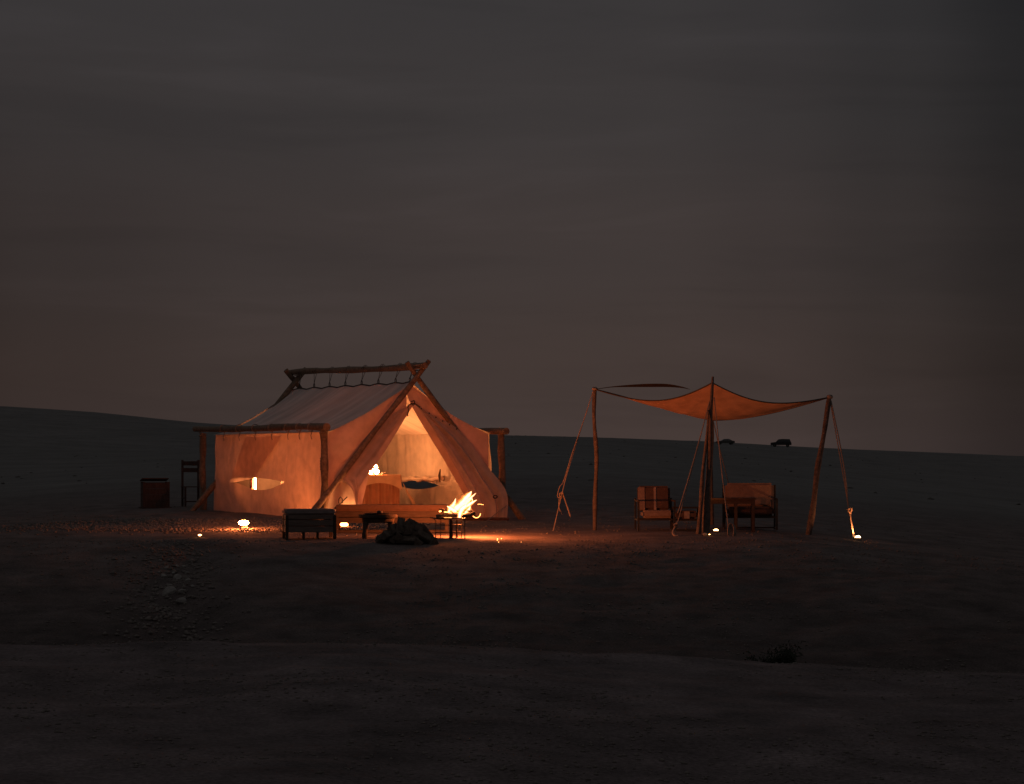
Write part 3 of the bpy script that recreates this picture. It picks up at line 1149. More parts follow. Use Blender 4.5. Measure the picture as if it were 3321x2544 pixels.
b0 = G(1272, 43.55)
b0.z -= .03
ben = thing('bench', 'long low wooden bench with a brown seat pad, across the tent doorway', 'bench', b0, R(2))
bw, bd = 2.06, .74
MB().box((0, 0, .475), (bw, bd, .11), bev=.035).build('cushion', M['cushion'], ben)
for z in (.36, .258):
    MB().box((0, -bd / 2 + .03, z), (bw - .03, .024, .094), bev=.004).build('slat', M['plank_dark'], ben)
    MB().box((0, bd / 2 - .03, z), (bw - .03, .024, .094), bev=.004).build('slat', M['plank_dark'], ben)
    for sx in (-1, 1):
        MB().box((sx * (bw / 2 - .03), 0, z), (.024, bd - .09, .085), bev=.004).build('slat', M['plank_dark'], ben)
MB().box((0, 0, .405), (bw - .06, bd - .06, .025)).build('seat_board', M['plank_dark'], ben)
for sx in (-1, 1):
    for sy in (-1, 1):
        MB().box((sx * (bw / 2 - .05), sy * (bd / 2 - .05), .19), (.06, .06, .42), bev=.006).build('leg', M['plank_dark'], ben)
for sy in (-1, 1):
    MB().box((0, sy * (bd / 2 - .07), .055), (bw - .14, .035, .035), bev=.004).build('rail', M['plank_dark'], ben)

s0 = G(1226, 41.2)
sto = thing('coffee_table', 'stout dark rustic coffee table in front of the bench', 'table', s0, R(4))
prof = [(.0, .335), (.27, .335), (.325, .345), (.335, .37), (.325, .40), (.0, .405)]
b = MB().lathe((0, 0, 0), prof, 24)
b.v = [(x * (1 + .03 * math.sin(5 * math.atan2(y, x))), y * .8 * (1 + .03 * math.sin(4 * math.atan2(y, x))), z) for x, y, z in b.v]
b.build('tabletop', M['log_dark'], sto)
b = MB().lathe((0, 0, 0), [(0, .26), (.26, .26), (.28, .30), (.28, .333), (0, .334)], 20)
b.v = [(x, y * .8, z) for x, y, z in b.v]
b.build('apron', M['log_dark'], sto)
for sx in (-1, 1):
    for sy in (-1, 1):
        MB().tube([(sx * .21, sy * .15, .28), (sx * .22, sy * .16, .14), (sx * .23, sy * .165, -.02)], [.052, .042, .05], 10).build('leg', M['log_dark'], sto)
tr = thing('tray', 'flat round tray lying on the dark coffee table', 'tray', (s0.x - .02, s0.y, s0.z + .405), 0)
MB().lathe((0, 0, 0), [(0, 0), (.20, 0), (.225, .018), (.22, .02), (.20, .008), (0, .006)], 24).build('dish', M['metal'], tr)
MB().lathe((.05, 0, .008), [(0, 0), (.045, 0), (.055, .02), (.045, .045), (.02, .055), (0, .056)], 14).build('pot', M['metal'], tr)

# firewood pile
GF = 'firewood logs in the pile'
def wedge(length, w, q):
    """a split log: a triangular or half-round section, bark on the back"""
    n = 7
    sec = [(0, w * .55)] + [(w * .62 * math.cos(a), w * .45 * math.sin(a) - .1 * w) for a in np.linspace(R(200), R(340), n)]
    jitt = [(q.uniform(.85, 1.12), q.uniform(.85, 1.12)) for _ in sec]
    b = MB()
    rings = 4
    vs_, fs_ = [], []
    m = len(sec)
    for i in range(rings):
        f = i / (rings - 1)
        tw_ = q.uniform(-.05, .05)
        for (x, y), (jx, jy) in zip(sec, jitt):
            vs_.append((length * (f - .5) + q.uniform(-.01, .01), x * jx * (1 + tw_), y * jy + q.uniform(-.003, .003)))
    for i in range(rings - 1):
        for k in range(m):
            k2 = (k + 1) % m
            fs_.append((i * m + k, i * m + k2, (i + 1) * m + k2, (i + 1) * m + k))
    fs_.append(tuple(range(m - 1, -1, -1)))
    fs_.append(tuple((rings - 1) * m + k for k in range(m)))
    return b.add(vs_, fs_)


q = random.Random(5)
layout = []
for row, (cnt, zz, half) in enumerate(((7, .05, .37), (5, .135, .26), (3, .22, .15))):
    for k in range(cnt):
        x = -half + 2 * half * k / (cnt - 1) + q.uniform(-.03, .03)
        layout.append((x, q.uniform(-.12, .08), zz + q.uniform(-.015, .02), R(90) + q.choice((-1, 1)) * q.uniform(.05, .6), q.uniform(-.14, .14), q.uniform(.38, .50), q.uniform(.115, .16)))
layout += [(-.12, -.04, .29, R(75), -1.0, .28, .14), (.13, -.02, .30, R(30), .45, .30, .16), (.05, .05, .24, R(140), .2, .3, .13),
           (-.36, -.12, .11, R(160), .5, .30, .13), (.33, -.10, .11, R(20), .55, .34, .13), (.02, -.20, .08, R(5), .05, .36, .12)]
pc = G(1318, 40.1)
for k, (x, y, z, rz, tilt, L_, w_) in enumerate(layout):
    o = wedge(L_, w_, q).build('firewood_log', M['firewood'], None, smooth=False)
    X, Y = pc.x + x, pc.y + y
    o.location = (X, Y, h(X, Y) + z)
    o.rotation_euler = (q.uniform(-.5, .5), tilt, rz)
    lab = 'split firewood log heaped in the dark pile by the fire stand'
    if k == len(layout) - 6:
        lab = 'split log standing up steeply at the left top of the firewood pile'
    if k == len(layout) - 5:
        lab = 'broad split log crowning the right top of the firewood pile'
    tag(o, lab, 'log', GF)
o = wedge(.40, .10, q).build('firewood_log', M['firewood'], None, smooth=False)
X, Y = G(1390, 40.2).xy
o.location = (X, Y, h(X, Y) + .14)
o.rotation_euler = (.3, R(50), R(-8))
tag(o, 'thin split log leaning down the right end of the firewood pile, its edge lit', 'log', GF)

# ------------------------------------------------------------------ fire stand
f0 = G(1462, 41.3)
sc_f = F_PX / 41.3
fs = thing('fire_stand', 'iron fire tray on thin wire legs with burning logs, right of the bench', 'fire pit', f0, 0)


def FL(px, py, dy=0.0):
    D = 41.3 + dy
    return P(px, py, D) - f0


zt = FL(0, 1683).z
cxf = FL(1452, 1683).x
b = MB().lathe((cxf, 0, zt), [(0, -.012), (.22, -.012), (.27, .004), (.285, .02), (.278, .022), (.22, .0), (0, -.002)], 28)
b.v = [(x, y * .75, z) for x, y, z in b.v]
b.build('tray', M['metal'], fs)
MB().tube([(cxf + .29 * math.cos(a), .22 * math.sin(a), zt + .012) for a in np.linspace(0, 6.283, 33)], .008, 6).build('rim', M['metal'], fs)
for px, dy in ((1414, -.16), (1508, -.16), (1428, .2), (1496, .2)):
    x = FL(px, 1700, 0).x
    g = h(f0.x + x, f0.y + dy) - f0.z
    MB().tube([(x - .03 if px < 1460 else x + .01, dy * .9, zt), (x, dy, zt - .03), (x, dy, zt - .12), (x, dy, g - .02)], .008, 6).build('leg', M['metal'], fs)
x0, x1 = FL(1414, 0).x, FL(1508, 0).x
for z in (FL(0, 1703).z, FL(0, 1726).z):
    MB().tube([(x0, -.16, z), (x1, -.16, z - .012)], .006, 6).build('rail', M['metal'], fs)
    MB().tube([(x0 + .06, .2, z), (x1 - .06, .2, z)], .006, 6).build('rail', M['metal'], fs)
for px, w, dy in ((1463, .030, -.05), (1481, .016, .12)):
    x = FL(px, 0).x
    MB().tube([(x, dy, zt - .012), (x + .004, dy, zt - .14), (x - .004, dy, -.03)], [w * .8, w, w * 1.15], 9).build('leg', M['plank_dark'], fs)
# burning logs; the last, front right, is added to shade the ground
for (a, b_, r) in (((1416, 1676, -.10), (1482, 1672, -.02), .038), ((1425, 1655, .02), (1452, 1656, .05), .03), ((1480, 1676, .08), (1540, 1668, -.05), .03),
                   ((1440, 1664, .1), (1520, 1674, .1), .04), ((1510, 1654, .06), (1530, 1660, .0), .016), ((1500, 1677, -.15), (1541, 1664, -.10), .03)):
    p, rr = log_pts(FL(*a), FL(*b_), 8, .012, r, .9, int(a[0]))
    MB().tube(p, rr, 9).build('burning_log', M['log_dark'], fs)
# embers along the logs' undersides
for (a, b_, r) in (((1436, 1681, -.14), (1478, 1682, -.13), .010), ((1424, 1660, -.03), (1432, 1659, -.02), .012), ((1500, 1681, -.12), (1508, 1680, -.1), .012),
                   ((1440, 1661, -.02), (1466, 1665, 0), .008), ((1528, 1668, -.06), (1532, 1670, -.06), .009)):
    MB().tube(spline([FL(*a), FL(*a).lerp(FL(*b_), .5) + Vector((0, 0, .004)), FL(*b_)], 6), [r * .5, r, r * .8, r * 1.1, r * .7, r * .3], 7).build('ember', M['ember'], fs)
MB().tube(spline([FL(1532, 1672), FL(1540, 1679), FL(1550, 1679), FL(1557, 1672), FL(1558, 1666)], 12), .005, 5).build('glowing_twig', M['ember'], fs)
MB().tube(spline([FL(1548, 1636), FL(1558, 1636), FL(1569, 1638)], 6), [.001, .003, .003, .003, .003, .002], 5).build('spark', M['ember'], fs)
MB().tube(spline([FL(1478, 1614), FL(1485, 1606), FL(1498, 1600)], 8), .0018, 4).build('spark', M['flame_edge'], fs)

FLAMES = [  # (pixel x, pixel y, half width in pixels, dy)
    [(1470, 1662, 7, 0), (1478, 1650, 16, 0), (1492, 1640, 16, 0), (1506, 1626, 17, 0), (1516, 1612, 14, 0), (1524, 1602, 8, 0), (1529, 1594, 1, 0)],
    [(1482, 1652, 10, .03), (1500, 1644, 15, .03), (1518, 1638, 11, .03), (1532, 1630, 6, .03), (1546, 1622, 1, .03)],
    [(1508, 1636, 8, -.02), (1520, 1622, 9, -.02), (1530, 1612, 4, -.02), (1536, 1607, 3, -.02), (1543, 1600, .8, -.02)],
    [(1465, 1658, 6, .02), (1470, 1640, 9, .02), (1475, 1628, 5, .02), (1478, 1617, 1, .02)],
    [(1490, 1680, 7, -.04), (1491, 1672, 9, -.04), (1493, 1662, 10, -.04), (1500, 1650, 12, -.04), (1512, 1640, 6, -.04)],
    [(1455, 1662, 5, .03), (1460, 1650, 9, .03), (1466, 1641, 7, .03), (1474, 1636, 2, .03)],
    [(1508, 1664, 5, .04), (1518, 1656, 9, .04), (1523, 1648, 5, .04), (1525, 1642, 1, .04)],
    [(1480, 1660, 6, -.03), (1466, 1652, 9, -.03), (1456, 1646, 5, -.03), (1450, 1642, 1, -.03)],
    [(1520, 1630, 3, .0), (1527, 1618, 3.5, 0), (1531, 1620, 3, 0), (1532, 1628, 1, 0)],
]
for k, fl in enumerate(FLAMES):
    for mat, grow, nm in (('flame_core', .42, 'flame'), ('flame_mid', .74, 'flame'), ('flame_edge', 1.06, 'flame_sheath')):
        pts = spline([FL(a, b_, dy) for a, b_, _w, dy in fl], 16)
        ws = [v.x for v in spline([Vector((w, 0, 0)) for _a, _b, w, _d in fl], 16)]
        rad = [max(.3, w) * grow / sc_f * (1 + .12 * math.sin(i * 2.3 + k)) for i, w in enumerate(ws)]
        if nm == 'flame_sheath':
            pts[-1] = pts[-1] + (pts[-1] - pts[-2]) * .8
            rad[-1] = .001
        MB().tube(pts, rad, 10, flat=.75).build(nm, M[mat], fs)

fl_d = bpy.data.lights.new('fire_light', 'POINT')
fl_d.energy = 420
fl_d.color = (1, .21, .05)
fl_d.shadow_soft_size = .11
fl_o = bpy.data.objects.new('fire_light', fl_d)
C.objects.link(fl_o)
fl_o.parent = fs
fl_o.location = FL(1502, 1640, .20)

for k, (px, py, r) in enumerate(((1613.5, 1756, .011), (1613, 1762, .008), (1626, 1754, .008), (1617, 1779, .007), (1690, 1781, .004))):
    D = 41.0 - (py - 1755) * .035
    g = G(px, D, .012)
    b = MB().lathe((0, 0, 0), [(0, -r), (r * .8, -r * .4), (r, 0), (r * .7, r * .6), (0, r)], 8)
    o = b.build('ember', M['ember'])
    o.location = g
    tag(o, 'tiny glowing ember on the ground right of the fire stand', 'ember', 'embers on the ground')

# ------------------------------------------------------------------ shade sail on poles
cL, cF, cR, cB = P(1929, 1263, 44.5), P(2310, 1242, 42.8), P(2690, 1289, 44.0), P(2309, 1364, 46.4)
base = G(2309, 44.2)
can = thing('shade_sail', 'rust coloured cloth shade sail stretched between four leaning poles', 'canopy', base, 0)


def cl_(p):
    return Vector(p) - Vector(base)


def hem_curve(a, b, sag, pull, n=41):
    a, b = Vector(a), Vector(b)
    ctr = (cL + cF + cR + cB) / 4
    out = []
    for i in range(n):
        t = i / (n - 1)
        p = a.lerp(b, t)
        k = 4 * t * (1 - t)
        inw = (ctr - p)
        inw.z = 0
        out.append(p + Vector((0, 0, -sag * k)) + inw * (pull * k))
    return out


NN = 41
c0, c1 = hem_curve(cL, cF, .26, .10), hem_curve(cB, cR, .10, .06)
d0, d1 = hem_curve(cL, cB, .03, .08), hem_curve(cF, cR, .215, .10)
rows = []
for i in range(NN):
    s = i / (NN - 1)
    row = []
    for j in range(NN):
        t = j / (NN - 1)
        p = c0[i] * (1 - t) + c1[i] * t + d0[j] * (1 - s) + d1[j] * s
        p = p - (cL * (1 - s) * (1 - t) + cF * s * (1 - t) + cB * (1 - s) * t + cR * s * t)
        ed = min(1, 16 * s * (1 - s) * t * (1 - t) * 1.3)
        p = p + Vector((0, 0, -.05 * ed + .018 * ed * math.sin(9 * (s - t) + 3) + .012 * ed * math.sin(24 * math.atan2(t + .02, 1.02 - s))))
        row.append(cl_(p))
    rows.append(row)
MB().grid(rows).build('sail_cloth', M['shade'], can)
for crv in (c0, c1, d0, d1):
    MB().tube([cl_(p) for p in crv], .012, 6).build('hem', M['cord'], can)
# a wind-lifted strip of the left hem
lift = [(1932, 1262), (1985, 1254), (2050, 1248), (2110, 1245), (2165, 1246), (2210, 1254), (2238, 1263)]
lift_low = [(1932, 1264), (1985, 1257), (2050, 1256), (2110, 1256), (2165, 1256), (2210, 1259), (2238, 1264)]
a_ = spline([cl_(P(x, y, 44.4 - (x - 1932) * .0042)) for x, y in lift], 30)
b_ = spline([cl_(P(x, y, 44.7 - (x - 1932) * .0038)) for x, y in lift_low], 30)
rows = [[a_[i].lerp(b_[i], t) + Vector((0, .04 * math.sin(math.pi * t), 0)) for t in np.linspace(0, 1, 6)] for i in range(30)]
MB().grid(rows).build('loose_strip', M['shaded_cloth'], can)  # near-black colour stands for the unlit underside of the sail cloth


def cpole(a, b, r, seed, taper=.8, wobble=.03, n=20, nm='pole'):
    p, rr = log_pts(cl_(a), cl_(b), n, wobble, r, taper, seed)
    return MB().tube(p, rr, 9).build(nm, M['log_grey'], can)


def foot(px, D):
    return G(px, D, -.04)


cpole(foot(1928, 44.5), P(1928, 1256, 44.5), .042, 31, .85)
cpole(foot(2288, 42.8), P(2311, 1222, 42.75), .075, 32, .30, .02)
cpole(foot(2265, 42.7), P(2300, 1330, 42.75), .042, 33, .6, .02)
cpole(foot(2309, 46.4), P(2308, 1358, 46.4), .045, 34, .8, .02)
cpole(foot(2622, 44.0), P(2691, 1286, 44.0), .055, 35, .8, .03)
MB().lathe(cl_(P(2691, 1288, 44)), [(0, -.04), (.05, -.03), (.06, 0), (.045, .035), (0, .045)], 10).build('knot', M['rope'], can)
MB().lathe(cl_(P(1929, 1262, 44.5)), [(0, -.03), (.05, -.02), (.055, .01), (.035, .03), (0, .035)], 10).build('knot', M['rope'], can)


def rope(pts, r=.010, nm='guy_rope', n=None, mat='rope', par=None):
    pts = [cl_(p) for p in pts]
    if len(pts) > 2:
        pts = spline(pts, n or len(pts) * 5)
    return MB().tube(pts, r, 6).build(nm, M[mat], par or can)


def knot_at(p, r, par):
    q = random.Random(int(p.x * 100))
    pts = [cl_(p) + Vector((r * math.cos(a) * q.uniform(.7, 1.2), r * math.sin(a * 1.3), r * math.sin(a) * q.uniform(.8, 1.3) + .02 * math.sin(a * 2.1))) for a in np.linspace(0, 16, 34)]
    return MB().tube(pts, .011, 5).build('knot', M['rope'], par)


g1 = rope([P(1924, 1268, 44.5), P(1850, 1500, 44.3), P(1826, 1588, 44.2), G(1794, 44.0)], .009)
rope([P(1905, 1330, 44.45), P(1856, 1470, 44.3), P(1828, 1560, 44.25), P(1815, 1580, 44.2), P(1808, 1612, 44.2), P(1822, 1612, 44.2)], .008)
rope([P(1822, 1595, 44.2), P(1834, 1628, 44.2), P(1850, 1676, 44.1)], .013, 'rope_tail')
rope([P(1818, 1600, 44.2), P(1812, 1640, 44.2), P(1822, 1668, 44.2)], .009, 'rope_tail')
knot_at(P(1820, 1605, 44.2), .035, g1)
g2 = rope([P(2302, 1300, 42.75), P(2240, 1540, 42.4), P(2197, 1698, 42.2), G(2186, 42.1)], .009)
rope([P(2300, 1310, 42.75), P(2248, 1500, 42.45), P(2206, 1640, 42.25), P(2198, 1664, 42.2)], .010)
rope([P(2197, 1695, 42.2), P(2188, 1712, 42.15), P(2182, 1728, 42.1), P(2190, 1740, 42.0), P(2200, 1738, 42.0)], .018, 'rope_tail')
knot_at(P(2192, 1704, 42.15), .03, g2)
g3 = rope([P(2316, 1290, 42.75), P(2340, 1520, 42.4), P(2360, 1692, 42.15), G(2366, 42.1)], .010)
ctr = P(2370, 1722, 42.1)
for k in range(4):
    rope([ctr + Vector((.055 * math.cos(a) + .012 * k, .01 * k, .13 * math.sin(a) - .008 * k)) for a in np.linspace(0, 6.28, 13)], .010, 'rope_coil', n=26)
rope([P(2312, 1362, 46.4), P(2340, 1480, 47.4), P(2372, 1605, 48.2), G(2392, 48.8)], .009)
g4 = rope([P(2695, 1300, 44), P(2735, 1500, 43.8), P(2753, 1650, 43.7), G(2772, 43.6)], .013)
rope([P(2693, 1305, 44), P(2738, 1560, 43.8), P(2752, 1650, 43.7)], .010)
rope([P(2753, 1650, 43.68), P(2758, 1690, 43.65), P(2764, 1725, 43.62), P(2767, 1758, 43.6)], .024, 'rope_tail')
knot_at(P(2755, 1655, 43.65), .04, g4)
# ground beam under the front poles
pa, pb = G(2196, 42.0, .0), G(2272, 42.3, .0)
st_ = G(2285, 42.3)

# small pale stone at the pole foot and a tiny tea light
def stone_mesh(seed, n=2):
    bm = bmesh.new()
    bmesh.ops.create_icosphere(bm, subdivisions=n, radius=1)
    q = random.Random(seed)
    planes = [(Vector((q.gauss(0, 1), q.gauss(0, 1), q.gauss(0, 1))).normalized(), q.uniform(.55, .85)) for _ in range(7)]
    for v in bm.verts:
        for nn, d in planes:
            k = v.co.dot(nn)
            if k > d:
                v.co -= nn * (k - d)
        v.co *= 1 + q.uniform(-.03, .03)
    me = bpy.data.meshes.new('stone')
    bm.to_mesh(me)
    bm.free()
    me.materials.append(M['stone'])
    return me


def put_stone(p, s, seed, label, group):
    o = bpy.data.objects.new('stone', stone_mesh(seed))
    C.objects.link(o)
    o.location = p
    q = random.Random(seed + 99)
    o.scale = (s * q.uniform(.9, 1.3), s * q.uniform(.8, 1.1), s * q.uniform(.6, .9))
    o.rotation_euler = (q.uniform(-.4, .4), q.uniform(-.4, .4), q.uniform(0, 6))
    return tag(o, label, 'stone', group)


put_stone(G(790, 44.4, .0), .11, 8, 'flat stone under the brightest ground lantern', None)
put_stone(G(2286, 42.2, .02), .055, 3, 'small pale stone at the foot of the front poles', None)
lantern('candle_lantern', 'tiny tea light beside the pale stone at the front poles', 'lantern', G(2301, 42.1, .0), .014, 'glow_soft', GL)

# ------------------------------------------------------------------ seats under the sail
def armchair(loc, rz, label, w=.66, wide_back=True):
    t = thing('armchair', label, 'armchair', loc, rz, 'seats under the shade sail')
    d = .70
    for sx in (-1, 1):
        MB().box((sx * w / 2, -d / 2, .26), (.03, .03, .54)).build('leg', M['metal'], t)
        MB().box((sx * w / 2, d / 2, .29), (.03, .03, .60)).build('leg', M['metal'], t)
        MB().box((sx * w / 2, 0, .545), (.035, d, .028), bev=.004).build('armrest', M['plank_dark'], t)
        MB().box((sx * w / 2, 0, .20), (.024, d - .03, .024)).build('rail', M['metal'], t)
    MB().box((0, -d / 2, .205), (w - .03, .026, .028)).build('rail', M['metal'], t)
    MB().box((0, d / 2, .205), (w - .03, .026, .028)).build('rail', M['metal'], t)
    sc_ = MB().box((.03, -.02, .30), (w - .12, d - .06, .14), bev=.04).build('seat_cushion', M['cushion_stripe'], t)
    T = Matrix.Rotation(R(-12), 4, 'X')
    bk = MB().box((.0, .24, .58), (w - .06, .13, .46), bev=.04, tilt=T).build('back_cushion', M['cushion_red'], t)
    MB().box((-w / 2 + .10, .17, .578), (.13, .02, .43), bev=.008, tilt=T).build('stripe', M['cushion_stripe'], bk)
    MB().box((.02, .17, .578), (.05, .02, .43), bev=.008, tilt=T).build('stripe', M['cushion_dark'], bk)
    return t


p = G(2124, 44.3)
armchair(p, R(2), 'low iron armchair with a striped ochre and rust cushion, left under the sail', .66)
p = G(2225, 44.0)
fo = thing('footstool', 'low iron footstool with a dark cushion, between armchair and front poles', 'stool', p, R(0), 'seats under the shade sail')
w, d = .46, .5
for sx in (-1, 1):
    for sy in (-1, 1):
        MB().box((sx * w / 2, sy * d / 2, .215), (.026, .026, .45)).build('leg', M['metal'], fo)
    MB().box((sx * w / 2, 0, .425), (.026, d, .024)).build('rail', M['metal'], fo)
for sy in (-1, 1):
    MB().box((0, sy * d / 2, .425), (w, .026, .026)).build('rail', M['metal'], fo)
    MB().box((0, sy * d / 2, .20), (w, .024, .024)).build('rail', M['metal'], fo)
    MB().box((0, sy * d / 2, .012), (w, .024, .024)).build('rail', M['metal'], fo)
MB().box((0, 0, .295), (w - .05, d - .05, .15), bev=.04).build('cushion', M['cushion_red'], fo)
MB().box((0, -d / 2 + .022, .295), (.1, .012, .13), bev=.004).build('stripe', M['cushion_dark'], fo)

p = G(2432, 45.0)
so = thing('loveseat', 'wide rust red loveseat with iron frame, right under the sail', 'sofa', p, R(-3), 'seats under the shade sail')
w, d = .96, .74
for sx in (-1, 1):
    MB().box((sx * w / 2, -d / 2, .28), (.032, .032, .58)).build('leg', M['metal'], so)
    MB().box((sx * w / 2, d / 2, .40), (.036, .036, .84)).build('leg', M['metal'], so)
    MB().box((sx * w / 2, 0, .56), (.035, d, .028), bev=.004).build('armrest', M['plank_dark'], so)
    MB().box((sx * w / 2, 0, .015), (.026, d, .026)).build('rail', M['metal'], so)
for y in (-d / 2, d / 2):
    MB().box((0, y, .225), (w - .03, .03, .03)).build('rail', M['metal'], so)
MB().box((0, d / 2, .015), (w - .03, .026, .026)).build('rail', M['metal'], so)
MB().box((0, -.02, .33), (w - .08, d - .08, .17), bev=.045).build('seat_cushion', M['cushion_red'], so)
MB().box((0, .26, .62), (w - .05, .14, .46), bev=.045, tilt=Matrix.Rotation(R(-9), 4, 'X')).build('back_cushion', M['cushion_stripe'], so)
MB().box((w / 2 - .07, -.22, .47), (.07, .28, .22), bev=.03).build('side_pad', M['cushion_stripe'], so)

p = G(2368, 44.0)
wt = thing('wooden_table', 'dark plank table in front of the loveseat under the sail', 'table', p, R(-4))
w, d = .92, .62
for k in range(5):
    MB().box((0, -d / 2 + d / 10 + d / 5 * k, .60), (w, d / 5 - .008, .03), bev=.004).build('plank', M['plank_dark'], wt)
for sy in (-1, 1):
    MB().box((0, sy * (d / 2 - .04), .545), (w - .12, .025, .07), bev=.003).build('apron', M['plank_dark'], wt)
    MB().box((.10, sy * (d / 2 - .045), .28), (.055, .04, .48), bev=.004).build('leg', M['plank_dark'], wt)
for sx in (-1, 1):
    for sy in (-1, 1):
        MB().box((sx * (w / 2 - .05), sy * (d / 2 - .045), .275), (.06, .06, .61), bev=.004).build('leg', M['plank_dark'], wt)
    MB().box((sx * (w / 2 - .05), 0, .10), (.03, d - .15, .04), bev=.003).build('rail', M['plank_dark'], wt)

# ------------------------------------------------------------------ behind the tent, left
p = G(503, 56.5)
cr = thing('crate', 'reddish wooden crate with a raised lid, alone left behind the tent', 'crate', p, R(14))
for k in range(4):
    z = .09 + .145 * k
    for sy in (-1, 1):
        MB().box((0, sy * .26, z), (.60, .022, .135), bev=.003).build('plank', M['wood_red'], cr)
    for sx in (-1, 1):
        MB().box((sx * .298, 0, z), (.022, .495, .135), bev=.003).build('plank', M['wood_red'], cr)
for sx in (-1, 1):
    for sy in (-1, 1):
        MB().box((sx * .285, sy * .278, .30), (.05, .018, .62), bev=.003).build('corner_batten', M['wood_red'], cr)
MB().box((-.02, .0, .66), (.62, .56, .022), bev=.003, tilt=Matrix.Rotation(R(-6), 4, 'X')).build('lid', M['wood_red'], cr)
MB().box((0, 0, .012), (.72, .62, .022), bev=.003).build('base_board', M['wood_red'], cr)

p = G(622, 57.2)
rk = thing('wooden_chair', 'upright wooden chair behind the back corner post of the tent', 'chair', p, R(18))
for sx in (-1, 1):
    MB().box((sx * .19, .18, .55), (.05, .045, 1.10), bev=.005).build('leg', M['wood_red'], rk)
    MB().box((sx * .19, -.20, .23), (.045, .045, .46), bev=.005).build('leg', M['wood_red'], rk)
    MB().box((sx * .19, 0, .20), (.022, .34, .03), bev=.003).build('stretcher', M['wood_red'], rk)
for k in range(4):
    MB().box((0, -.17 + .115 * k, .465), (.44, .10, .022), bev=.003).build('seat_slat', M['wood_red'], rk)
for z in (.86, 1.02):
    MB().box((0, .175, z), (.33, .022, .10), bev=.003).build('back_rail', M['wood_red'], rk)
MB().box((0, -.2, .12), (.34, .022, .03), bev=.003).build('stretcher', M['wood_red'], rk)

# ------------------------------------------------------------------ stones in the gully
GS = 'pale stones lying in the gully'
stones = [(545, 1928, .105), (588, 1955, .085), (590, 1922, .07), (573, 1880, .085), (530, 1873, .06), (562, 1862, .04), (610, 1885, .05),
          (552, 1903, .045), (606, 1862, .04), (540, 1845, .04), (572, 1838, .035), (597, 1840, .035), (520, 1820, .035), (560, 1815, .03), (516, 1859, .025), (625, 1905, .035)]
for k, (px, py, s) in enumerate(stones):
    lo, hi = 30.0, 40.0
    for _ in range(40):            # where the line of sight meets the bank
        mid = (lo + hi) / 2
        q_ = P(px, py, mid)
        if q_.z > h(q_.x, q_.y):
            lo = mid
        else:
            hi = mid
    q_ = P(px, py, lo)
    lab = 'pale stone in the gully, one of the loose cluster on the dark bank'
    if k == 0:
        lab = 'largest pale blunt stone in the gully, low on the left'
    if k == 1:
        lab = 'lowest pale stone of the gully, right below the largest one'
    put_stone((q_.x, q_.y, h(q_.x, q_.y) + s * .25), s, 20 + k, lab, GS)

# ------------------------------------------------------------------ dark shrub behind the near rise
p = G(2528, 27.5)
sh = thing('shrub', 'low dark rounded shrub in the hollow behind the near rise', 'shrub', p)
q = random.Random(9)
tips = []
for k in range(26):
    a = q.uniform(0, 6.28)
    rr = q.uniform(.08, .30)
    tip = Vector((rr * math.cos(a) * 1.1, rr * math.sin(a), q.uniform(.30, .62) * (1 - .9 * rr * rr)))
    MB().tube([(0.02 * math.cos(a), .02 * math.sin(a), -.03), tip * .5 + Vector((0, 0, .03)), tip], [.009, .006, .002], 5).build('stem', M['log_dark'], sh)
    tips.append(tip)
b = MB()
for tip in tips:
    for _ in range(150):
        c = tip * q.uniform(.55, 1.05) + Vector((q.gauss(0, .055), q.gauss(0, .055), q.gauss(0, .045)))
        u_ = Vector((q.gauss(0, 1), q.gauss(0, 1), q.gauss(0, 1))).normalized()
        v_ = u_.orthogonal().normalized()
        s = q.uniform(.008, .02)
        b.add([c - u_ * s * 1.6, c + v_ * s * .6, c + u_ * s * 1.6, c - v_ * s * .6], [(0, 1, 2, 3)])
fo_ = b.build('foliage', M['leaf'], sh, smooth=False)
fo_['kind'] = 'stuff'

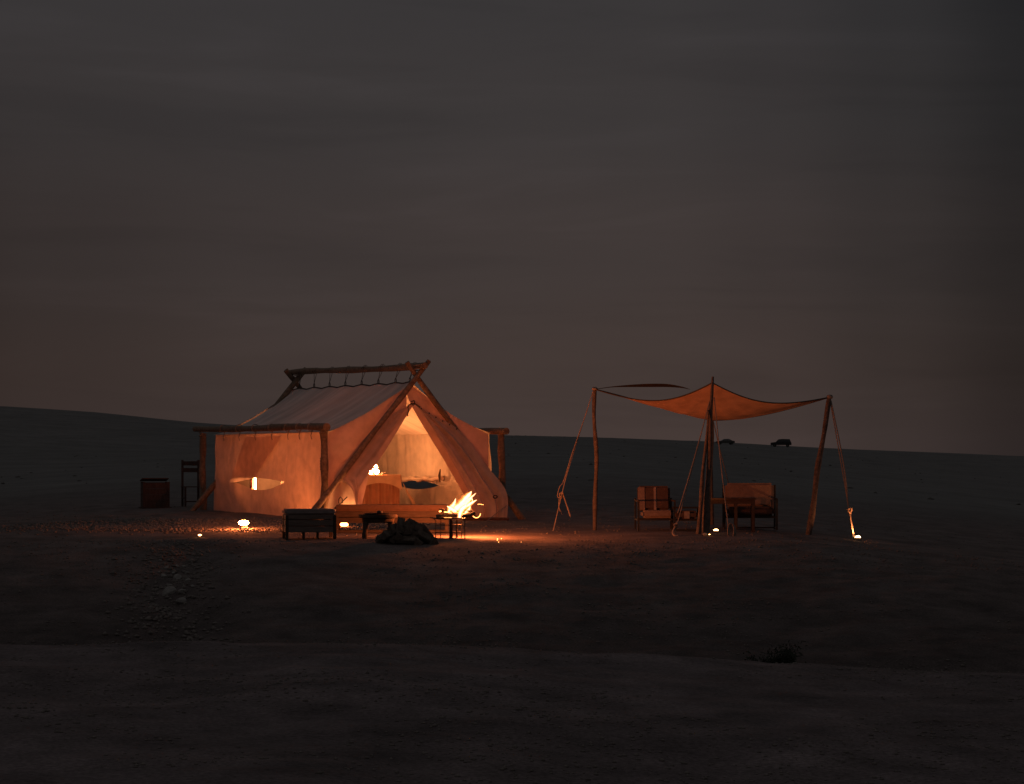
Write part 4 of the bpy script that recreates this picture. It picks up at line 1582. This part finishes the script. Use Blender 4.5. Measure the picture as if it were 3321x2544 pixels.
# ------------------------------------------------------------------ vehicles on the far ridge
def car(loc, rz, label, mat, glass, suv):
    t = thing('parked_car', label, 'car', loc, rz, 'cars parked on the far ridge')
    L_, Wd = (4.6, 1.85) if suv else (4.3, 1.75)
    if suv:
        prof = [(-2.3, .45), (-2.3, .85), (-2.2, 1.0), (-1.25, 1.12), (2.18, 1.12), (2.3, .95), (2.3, .45)]
        roof_ = [(-1.2, 1.10), (-.55, 1.72), (.2, 1.80), (1.9, 1.76), (2.2, 1.10)]
    else:
        prof = [(-2.15, .35), (-2.15, .68), (-2.0, .82), (-1.0, .92), (1.6, .94), (2.15, .86), (2.15, .35)]
        roof_ = [(-.95, .92), (-.2, 1.36), (.75, 1.38), (1.6, .93)]
    b = MB()

    def ext(pr, wd, top):
        n = len(pr)
        vs_ = [(x, s * wd * (1 - (.12 if (z > 1.3 or (not suv and z > 1.1)) and top else 0)), z) for s in (-.5, .5) for x, z in pr]
        fs_ = [tuple(range(n - 1, -1, -1)), tuple(range(n, 2 * n))] + [(k, (k + 1) % n, n + (k + 1) % n, n + k) for k in range(n)]
        b.add(vs_, fs_)
    ext(prof, Wd, False)
    ext(roof_, Wd * .94, True)
    b.build('body', M[mat], t, smooth=False)
    z0, z1 = (1.2, 1.62) if suv else (.97, 1.28)
    for s in (-1, 1):
        for xa, xb in (((-.75, .15), (.28, 1.15), (1.27, 1.95)) if suv else ((-.45, .25), (.35, 1.05))):
            y = s * (Wd * .94 * .5 * .955 + .012)
            MB().box(((xa + xb) / 2, y, (z0 + z1) / 2), (xb - xa, .02, z1 - z0), bev=.004, tilt=Matrix.Rotation(s * R(9 if suv else 11), 4, 'X')).build('window', M[glass], t)
    MB().box((-.92 if suv else -.62, 0, (z0 + z1) / 2), (.02, Wd * .78, z1 - z0 + .08), tilt=Matrix.Rotation(R(46 if suv else 58), 4, 'Y')).build('windscreen', M[glass], t)
    rw = .37 if suv else .31
    for x in (-1.4, 1.45):
        for s in (-1, 1):
            w_ = MB().tube([(x, s * (Wd / 2 - .2), rw), (x, s * (Wd / 2 + .01), rw)], rw, 18).build('wheel', M['tyre'], t)
            MB().tube([(x, s * (Wd / 2 + .01), rw), (x, s * (Wd / 2 + .02), rw)], rw * .58, 14).build('rim', M['paint_pale'], w_)
    for s in (-1, 1):
        MB().box((-L_ / 2 - .005, s * Wd * .36, .82 if suv else .66), (.05, .28, .14), bev=.02).build('headlight', M['glass_pale'], t)
    return t


def ridge_pt(px, D, dz=0.0):
    x = (px - W_PX / 2) * D / F_PX
    return (x, D, h(x, D) + dz)


car(ridge_pt(2533, 535), R(-6), 'dark off-road car standing on the skyline of the far ridge', 'paint_car', 'glass', True)
car(ridge_pt(2352, 430), R(8), 'small dusty grey car on the far ridge, behind the sail poles', 'paint_pale', 'glass_pale', False).scale = (.74, .74, .74)
